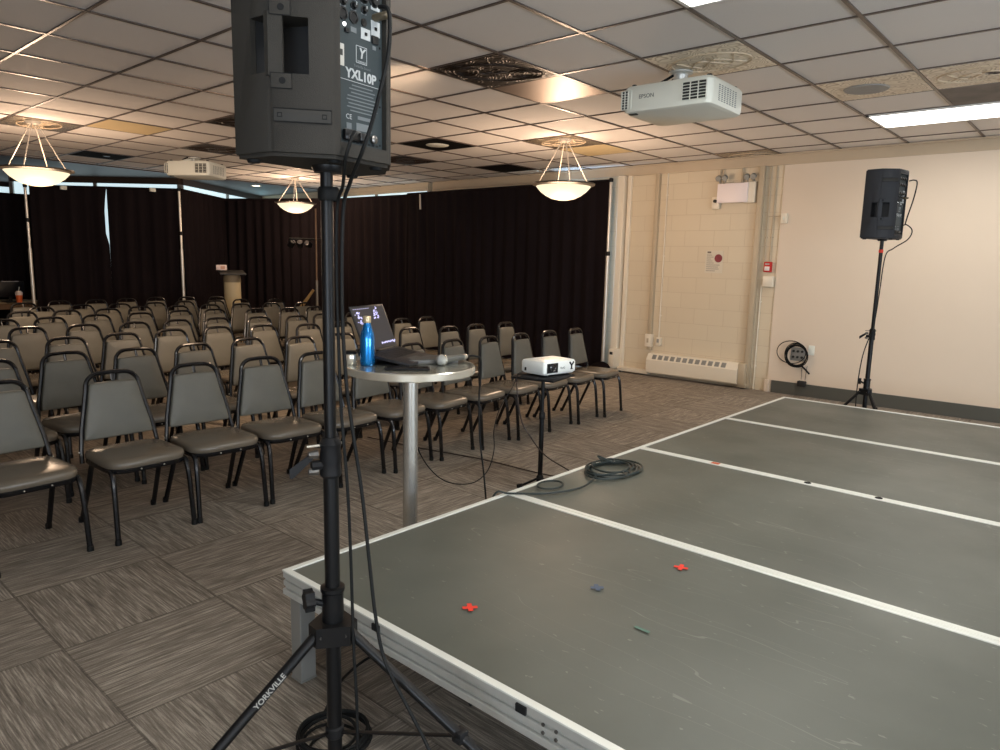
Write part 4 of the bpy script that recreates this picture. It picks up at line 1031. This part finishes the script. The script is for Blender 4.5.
# ------------------------------------------------------------------ chairs
def rr_pad(hw, hd, r, z, ox=0, n=5):
    o = []
    for cx, cy, a0 in ((hd-r, hw-r, 0), (-hd+r, hw-r, 90), (-hd+r, -hw+r, 180), (hd-r, -hw+r, 270)):
        for q in range(n+1):
            a = math.radians(a0+90*q/n); o.append((ox+cx+r*math.cos(a), cy+r*math.sin(a), z))
    return o
def make_chair():
    root = empty('stacking_chair')
    sx = -.0
    # local origin: floor under seat centre, +x is the way the sitter faces
    seat = MB(); seat.rings([rr_pad(.200, .20, .09, .386), rr_pad(.207, .21, .095, .394), rr_pad(.209, .212, .095, .414), rr_pad(.202, .204, .09, .430), rr_pad(.175, .172, .08, .438), rr_pad(.11, .11, .06, .441), rr_pad(.03, .03, .02, .442)])
    seat.build('seat', seat_vinyl, root, angle=60)
    fr = MB(); fr.rings([rr_pad(.202, .204, .09, .366), rr_pad(.206, .208, .092, .372), rr_pad(.206, .208, .092, .388), rr_pad(.204, .202, .09, .392)])
    fr.build('seat_frame', chair_black, root)
    # legs
    for s in (-1, 1):
        k = MB(); k.tube(spline([(.10, s*.190, .377), (.155, s*.196, .376), (.182, s*.196, .35), (.20, s*.199, .27), (.225, s*.205, .0)], 5), .0142, 8)
        lg = k.build('leg', chair_black, root)
        MB().lathe([(.0162, 0), (.0162, .02), (.0142, .03)], c=(.224, s*.205, 0), seg=10).build('glide', rubber, lg)
        k = MB(); k.tube(spline([(-.02, s*.185, .377), (-.07, s*.188, .373), (-.11, s*.19, .34), (-.155, s*.19, .24), (-.265, s*.200, .0)], 5), .0142, 8)
        lg = k.build('leg', chair_black, root)
        MB().lathe([(.0162, 0), (.0162, .02), (.0142, .03)], c=(-.264, s*.200, 0), seg=10).build('glide', rubber, lg)
    # back tube loop
    P = []
    def xb(z): return -.175-.075*((z-.36)/.48)
    side = [(.208, .360), (.206, .42), (.190, .54), (.162, .67), (.146, .745)]
    for y, z in side: P.append((xb(z), -y, z))
    for q in range(1, 8):
        a = PI/2*q/8; P.append((xb(.76+.075*math.sin(a)), -(.055+.088*math.cos(a)**.9), .762+.075*math.sin(a)))
    P.append((xb(.838), 0, .839))
    full = P+[(x, -y, z) for x, y, z in P[:-1][::-1]]
    MB().tube(full, .0128, 8).build('back_frame', chair_black, root)
    MB().tube([(xb(.79)+.006, 0, .790), (xb(.83), 0, .832)], .010, 6, flat=.5).build('top_bracket', chair_black, root)
    def pad(f, off):
        o = []
        pts = [(-.178, .480), (-.184, .490), (-.176, .54), (-.150, .66), (-.133, .745), (-.127, .775), (-.118, .786), (0, .789)]
        pts = pts+[(-y, z) for y, z in pts[:-1][::-1]]
        for y, z in pts:
            yy, zz = y*(1-(1-f)*.9), .635+(z-.635)*f; o.append((xb(zz)+off, yy, zz))
        return o
    MB().rings([pad(.94, -.012), pad(.99, -.010), pad(1, -.003), pad(1, .012), pad(.985, .018), pad(.92, .022), pad(.5, .026)]).build('backrest', fabric_back, root, angle=60)
    for s in (-1, 1):
        MB().lathe([(.006, 0), (.006, .003), (.003, .005)], M=Matrix.Translation((xb(.42), s*.217, .42)) @ Matrix.Rotation(-s*PI/2, 4, 'X'), seg=8).build('bolt', steel_rim, root)
        MB().lathe([(.005, 0), (.003, .004)], M=Matrix.Translation((.208, s*.06, .379)) @ Matrix.Rotation(PI/2, 4, 'Y'), seg=8).build('bolt', steel_rim, root)
    return root

tops = {
 2: [(-4.99,1.10),(-5.14,1.55),(-5.08,1.97),(-5.11,2.39),(-5.20,2.87),(-5.08,3.27),(-5.1,3.70),(-5.1,4.12),(-5.16,4.54),(-5.04,4.95),(-5.07,5.38),(-5.06,5.84)],
 3: [(-6.05,1.38),(-6.04,1.84),(-6.12,2.27),(-6.21,2.71),(-6.22,3.14),(-6.15,3.56),(-6.02,3.97),(-6.05,4.38),(-6.05,4.79),(-6.04,5.2),(-6.09,5.62)],
 4: [(-7.03,1.85),(-7.04,2.29),(-7.06,2.74),(-7.11,3.17),(-7.13,3.60),(-7.04,4.03),(-6.97,4.45),(-7.07,4.87),(-7.05,5.30)],
 5: [(-7.92,1.88),(-8.01,2.31),(-8.11,2.77),(-8.17,3.24),(-8.30,3.74),(-8.34,4.18),(-8.15,4.62),(-8.08,5.05),(-8.17,5.50)],
 6: [(-8.89,2.30),(-8.91,2.74),(-8.94,3.18),(-9.15,3.63),(-9.09,4.07),(-9.12,4.51),(-9.11,4.95),(-9.10,5.40),(-8.99,5.84)],
 7: [(-9.55,2.67),(-9.76,3.17),(-9.80,3.63),(-9.84,4.10),(-9.95,4.55),(-9.94,5.00),(-10.10,5.49),(-9.90,5.95)],
 8: [(-10.40,2.72),(-10.69,3.21),(-10.75,3.68),(-10.95,4.16),(-11.05,4.62),(-11.0,5.07),(-10.93,5.52)],
}
row1c = [.975, 1.52, 1.975, 2.43, 2.885, 3.345, 3.80, 4.255, 4.71, 5.155, 5.60, 6.05]
row1t = [.93, 1.50, 1.99, 2.44, 2.82, 3.25, 3.70, 4.16, 4.62, 5.08, 5.46, 5.92]
rown = {1: 'front row', 2: 'second row', 3: 'third row', 4: 'fourth row', 5: 'fifth row', 6: 'sixth row', 7: 'seventh row', 8: 'back row'}
ordn = ['first', 'second', 'third', 'fourth', 'fifth', 'sixth', 'seventh', 'eighth', 'ninth', 'tenth', 'eleventh', 'twelfth']
chairs = []
for i, (c, tp) in enumerate(zip(row1c, row1t)):
    yaw = max(-.04, min(.15, (c-tp)/.44*.8)); chairs.append((-4.005, c-.0, yaw, 1, i))
for r, L in tops.items():
    for i, (x, y) in enumerate(L):
        y2 = y*1.023; yaw = .07+.02*(i > 7)+R_.uniform(-.03, .03)
        chairs.append((x*1.023+.245*math.cos(yaw), y2+.245*math.sin(yaw), yaw, r, i))
proto = None
for (x, y, yaw, r, i) in chairs:
    o = make_chair() if proto is None else copy_tree(proto)
    if proto is None: proto = o
    o.location = (x, y, 0); o.rotation_euler = (0, 0, yaw)
    extra = {(1, 11): ', by drape pole', (1, 0): ', at left edge'}.get((r, i), '')
    tag(o, 'grey padded stacking chair, %s from the left in the %s%s' % (ordn[i], rown[r], extra), 'chair', 'stacking chairs in the '+rown[r])
# ------------------------------------------------------------------ pipe and drape
def drape(p, q, z0, z1, label, amp=.035, fold=.20, slit=None, ease=0, cat='curtain', z1b=None):
    p, q = Vector((*p, 0)), Vector((*q, 0)); L = (q-p).length; d = (q-p)/L; n = Vector((d.y, -d.x, 0))
    nx = max(8, int(L/.028)); nz = 14; ph = R_.uniform(0, 9)
    k = MB(); V = []
    z1b = z1 if z1b is None else z1b
    for a in range(nx+1):
        u = a/nx; s = u*L; colv = []
        w = amp*(math.sin(s/fold*2*PI+ph)+.45*math.sin(s/fold*2*PI*.43+ph*2)+.25*math.sin(s/fold*2*PI*1.9))
        for c in range(nz+1):
            f = c/nz; z = z0+((z1*(1-u)+z1b*u)-z0)*f
            g = 1-.65*f**3
            off = 0
            if slit: off = slit(u, z)
            P = p+d*(s+off)+n*(w*g+.01*math.sin(f*5+s*3))
            colv.append(k.bm.verts.new((P.x, P.y, z)))
        V.append(colv)
    for a in range(nx):
        for c in range(nz): k.bm.faces.new((V[a][c], V[a+1][c], V[a+1][c+1], V[a][c+1]))
    # top rod pocket
    k.tube([p+Vector((0, 0, z1+.005)), q+Vector((0, 0, z1b+.005))], .02, 8)
    return tag(k.build('black_drape', drape_m, angle=80), label, cat, 'black drapes around the seating')
A_, B_, C_, D_, E_ = (-12.9, 3.57), (-12.1, 5.57), (-13.35, 7.0), (-11.1, 8.02), (-9.02, 8.30)
F_ = (-5.54, 8.56)
Mid = (-12.51, 4.545)
def sl1(u, z):
    g = max(0, min(1, 2.2*(1-abs((z-2.05)/.42)))); return -.042*g*max(0, (u-.8)/.2)
def sl2(u, z): return 0
drape((-14.35, 1.6), (-14.05, 4.35), .02, 2.43, 'black drape hanging farther back behind the sound desk at the left edge')
drape(A_, Mid, .02, 2.50, 'black drape right of the leftmost white pole, up to the slit of daylight', slit=sl1, z1b=2.54)
drape(Mid, B_, .02, 2.54, 'black drape between the slit of daylight and the second white pole', z1b=2.58)
drape(B_, (-13.42, 7.12), .02, 2.58, 'black drape angling back behind the beige drum podium', z1b=2.58)
drape((-13.45, 6.90), (-11.0, 8.06), .02, 2.58, 'black drape behind the small black lighting stand', z1b=2.58)
drape(D_, E_, .02, 2.58, 'black drape just right of the near speaker pole, below the bright window strip', z1b=2.60)
drape((-9.30, 8.13), F_, .02, 2.60, 'widest black drape, ending at the white pole by the block wall', amp=.028, z1b=2.655)
def pole(x, y, z, collar_z, label, lean=0.0):
    t = empty('drape_pole', (x, y, 0), 0, label, 'pole', 'white upright poles of the drapes')
    MB().tube([(0, 0, .012), (0, 0, z*.62)], .026, 12).build('lower_tube', pole_m, t)
    MB().tube([(0, 0, z*.6), (0, 0, z)], .020, 12).build('upper_tube', pole_m, t)
    MB().lathe([(.027, collar_z-.03), (.032, collar_z-.02), (.032, collar_z+.02), (.027, collar_z+.03)], seg=14).build('locking_collar', black_plastic, t)
    MB().lathe([(.024, z-.03), (.03, z-.02), (.03, z+.02), (.01, z+.03)], seg=12).build('top_fitting', black_plastic, t)
    MB().box((0, 0, .006), (.42, .42, .012), .003).build('base_plate', black_metal, t)
pole(-12.83, 3.50, 2.50, 1.98, 'white drape pole at the far left, in front of the sound desk')
pole(-12.03, 5.50, 2.58, 1.86, 'white drape pole behind the back row, left of the podium')
pole(-5.50, 8.50, 2.66, 1.66, 'white drape pole at the block wall end of the drapes')
b = MB()
b.tube(spline([(-5.62, 8.46, .03), (-5.45, 8.42, .08), (-5.38, 8.42, .03)]), [.04]+[.07]*15+[.03], 10)
tag(b.build('drape_hem_bunch', drape_m), 'bunched end of black drape fabric on the carpet by the right pole', 'curtain')
# small white clips on the far top rod
for (x, y, z, w) in ((-12.68, 3.98, 2.50, 'nearer the left pole'), (-12.22, 5.15, 2.55, 'nearer the second pole')):
    k = MB(); k.box((x, y, z), (.05, .09, .06), .006); tag(k.build('drape_clip', white_plastic), 'small white clip on the drape top rod, '+w, 'clip')
k = MB(); k.tube([(-9.02, 8.16, 2.60), (-9.0, 8.15, 2.35)], .016, 8); tag(k.build('drape_strap', pole_m), 'short pale strap hanging from the drape rod right of the near speaker', 'strap')

# ------------------------------------------------------------------ podium, lighting stand, sound desk
t = empty('drum_podium', (-11.59, 6.15, 0), math.radians(-20), 'beige cylindrical podium with a dark slanted top behind the back row', 'podium')
MB().lathe([(.155, 0), (.14, .01), (.137, 1.12), (.14, 1.15)], seg=36).build('drum', podium_m, t)
MB().lathe([(.141, 1.06), (.1415, 1.15), (.12, 1.20)], seg=36).build('drum_shadow_band', mat('podium_shadow', srgb(120, 108, 86), .6), t)  # dark band paints the shadow under the reading top
k = MB(); k.box((0, 0, 0), (.36, .42, .02), .005, M=Matrix.Translation((0, 0, 1.225)) @ Matrix.Rotation(.16, 4, 'Y')); k.build('reading_top', mat('podium_top', srgb(56, 56, 54), .4), t)
t = empty('small_white_box', (-11.68, 6.01, 1.262), math.radians(-25), 'small white box standing on the podium top', 'box')
MB().box((0, 0, .045), (.10, .17, .09), .005).build('carton', mat('carton_white', srgb(232, 212, 204), .5), t)
MB().box((.051, .02, .045), (.002, .07, .05)).build('carton_print', mat('carton_print', srgb(196, 150, 130), .6), t, smooth=False)

t = empty('lighting_stand', (-9.82, 6.66, 0), 0, 'dark lighting stand with small lamps on a crossbar left of the near speaker pole', 'lighting stand')
MB().tube([(0, 0, .2), (0, 0, 1.15)], .022, 10).build('lower_pole', mat('stand_grey', srgb(120, 112, 100), .4, .5), t)
MB().tube([(0, 0, 1.1), (0, 0, 2.28)], .016, 10).build('upper_pole', mat('stand_brown', srgb(108, 84, 62), .4, .5), t)
for a in (30, 150, 270):
    d = Vector((math.cos(math.radians(a)), math.sin(math.radians(a)), 0)); MB().tube([Vector((0, 0, .75)), d*.5+Vector((0, 0, .01))], .013, 8).build('leg', black_metal, t)
MB().tube([(-.30, -.30, 1.80), (.10, .16, 1.80)], .015, 8).build('crossbar', black_metal, t)
for i_, (dx, dy) in enumerate(((-.30, -.26), (-.20, -.17), (-.10, -.08), (.12, .17))):
    k = MB(); M = Matrix.Translation((dx, dy, 1.72)) @ Matrix.Rotation(.9, 4, 'Y') @ Matrix.Rotation(.5*i_, 4, 'X')
    k.lathe([(.03, -.07), (.05, -.05), (.055, .05), (.05, .06)], M=M, seg=16); ln = k.build('lamp_can', black_metal, t)
    k = MB(); k.lathe([(.045, .058), (.030, .064), (.001, .066)], M=M, seg=14); k.build('lamp_lens', mat('lens_silver%d' % i_, srgb(170, 166, 165), .25, .8), ln)
k = MB(); k.tube([(.05, -.1, 1.0), (-.12, -.22, .72)], [.022, .03], 8); k.build('hanging_bracket', mat('bracket_brass', srgb(170, 140, 90), .4, .5), t)

t = empty('sound_desk', (-13.35, 2.95, 0), math.radians(15), 'low desk behind the leftmost pole crowded with dark equipment', 'table')
MB().box((0, 0, .70), (.7, 1.5, .03), .004).build('tabletop', mat('desk_top', srgb(126, 108, 84), .5), t)
for sx in (-.3, .3):
    for sy in (-.7, .7): MB().box((sx, sy, .345), (.04, .04, .69)).build('leg', black_metal, t, smooth=False)
MB().box((.34, 0, .64), (.01, 1.4, .08)).build('front_rail', mat('rail_brown', srgb(96, 72, 50), .6), t, smooth=False)
for (x, y, w, d_, h, lb) in ((-13.30, 2.60, .06, .50, .30, 'black flat monitor on the sound desk, nearer the left edge'), (-13.05, 3.25, .06, .42, .28, 'black flat monitor on the sound desk, beside the leftmost pole')):
    q = empty('desk_monitor', (x, y, .7155), math.radians(15), lb, 'monitor')
    MB().box((0, 0, h/2+.06), (.025, d_, h-.04), .004).build('display', mat('display_black', srgb(12, 12, 16), .3), q)
    MB().box((0, 0, .005), (.16, .2, .01), .003).build('foot_plate', black_plastic, q)
    MB().box((-.01, 0, .06), (.02, .05, .12), .003).build('neck', black_plastic, q)
    MB().box((.013, 0, h+.038), (.004, d_*.6, .008)).build('top_strip', mat('strip_pale', srgb(150, 148, 150), .4), q, smooth=False)
t = empty('mixing_console', (-13.16, 2.78, .7155), math.radians(15), 'dark mixing console lying on the sound desk with small pale controls', 'mixer')
MB().box((.07, 0, .03), (.26, .5, .06), .006).build('console_body', black_plastic, t)
k = MB()
for q in range(9):
    for r_ in range(3): k.lathe([(.008, .06), (.006, .072)], c=(.0+.06*r_, -.2+.05*q, 0), seg=8)
k.build('control_knob', white_print, t)
t = empty('iced_drink_cup', (-12.93, 3.33, .7155), 0, 'clear cup of orange drink on the sound desk by the leftmost pole', 'cup')
MB().lathe([(.038, 0), (.048, .11)], seg=20).build('drink', mat('orange_drink', srgb(196, 92, 44), .3), t)
MB().lathe([(.049, .11), (.051, .14), (.052, .145), (.03, .175)], seg=20).build('cup_lid', mat('lid_pale', srgb(206, 190, 180), .3), t)
MB().tube([(0, 0, .17), (.01, .01, .235)], .005, 6).build('straw', white_plastic, t)

# ------------------------------------------------------------------ lights
def area(name, loc, rot, sx, sy, e, c, spread=None):
    L = bpy.data.lights.new(name, 'AREA'); L.shape = 'RECTANGLE'; L.size = sx; L.size_y = sy; L.energy = e; L.color = c
    if spread: L.spread = spread
    o = bpy.data.objects.new(name, L); col.objects.link(o); o.location = loc; o.rotation_euler = rot; return o
area('window_light_behind_camera', (3.5, -3.7, 1.3), (math.radians(126), 0, 0), 5, 1.6, 380, (.72, .85, 1))
area('window_light_side', (5.9, 2.5, 1.3), (math.radians(126), 0, math.radians(90)), 5, 1.6, 400, (.72, .85, 1))
area('daylight_behind_drape', (-6.6, 8.60, 1.5), (math.radians(90), 0, math.radians(-80)), .1, 2.0, 30, (.45, .70, 1))
SL = bpy.data.lights.new('added_warm_spot', 'SPOT'); SL.energy = 420; SL.color = (1, .70, .46); SL.spot_size = math.radians(105); SL.spot_blend = 1; SL.shadow_soft_size = .25  # added spot without a fixture, throws warm light on the chair rows
so = bpy.data.objects.new('added_warm_spot', SL); col.objects.link(so); so.location = (-3.9, 3.6, 2.75)
so.rotation_euler = (Vector((-8.2, 4.0, .6))-Vector((-3.9, 3.6, 2.75))).to_track_quat('-Z', 'Y').to_euler()
w = bpy.data.worlds.new('world'); scene.world = w; w.use_nodes = True
w.node_tree.nodes['Background'].inputs[0].default_value = (.75, .80, .9, 1); w.node_tree.nodes['Background'].inputs[1].default_value = .12

# ------------------------------------------------------------------ camera
pitch, roll, yaw = .157854, .023689, -.719757
cy, sy_ = math.cos(yaw), math.sin(yaw); cp, sp_ = math.cos(pitch), math.sin(pitch); cr, sr = math.cos(roll), math.sin(roll)
Fh = Vector((sy_, cy, 0)); Rh = Vector((cy, -sy_, 0)); Uh = Vector((0, 0, 1))
F = Fh*cp-Uh*sp_; U = Fh*sp_+Uh*cp; R2 = Rh*cr+U*sr; U2 = -Rh*sr+U*cr
cam = bpy.data.cameras.new('camera'); cam.sensor_width = 36; cam.lens = 705.3*36/1000; cam.clip_start = .05
co = bpy.data.objects.new('camera', cam); col.objects.link(co)
co.matrix_world = Matrix(((R2.x, U2.x, -F.x, 0), (R2.y, U2.y, -F.y, 0), (R2.z, U2.z, -F.z, 1.5), (0, 0, 0, 1)))
scene.camera = co
scene.view_settings.view_transform = 'Standard'
scene.view_settings.look = 'None'
scene.view_settings.exposure = 0
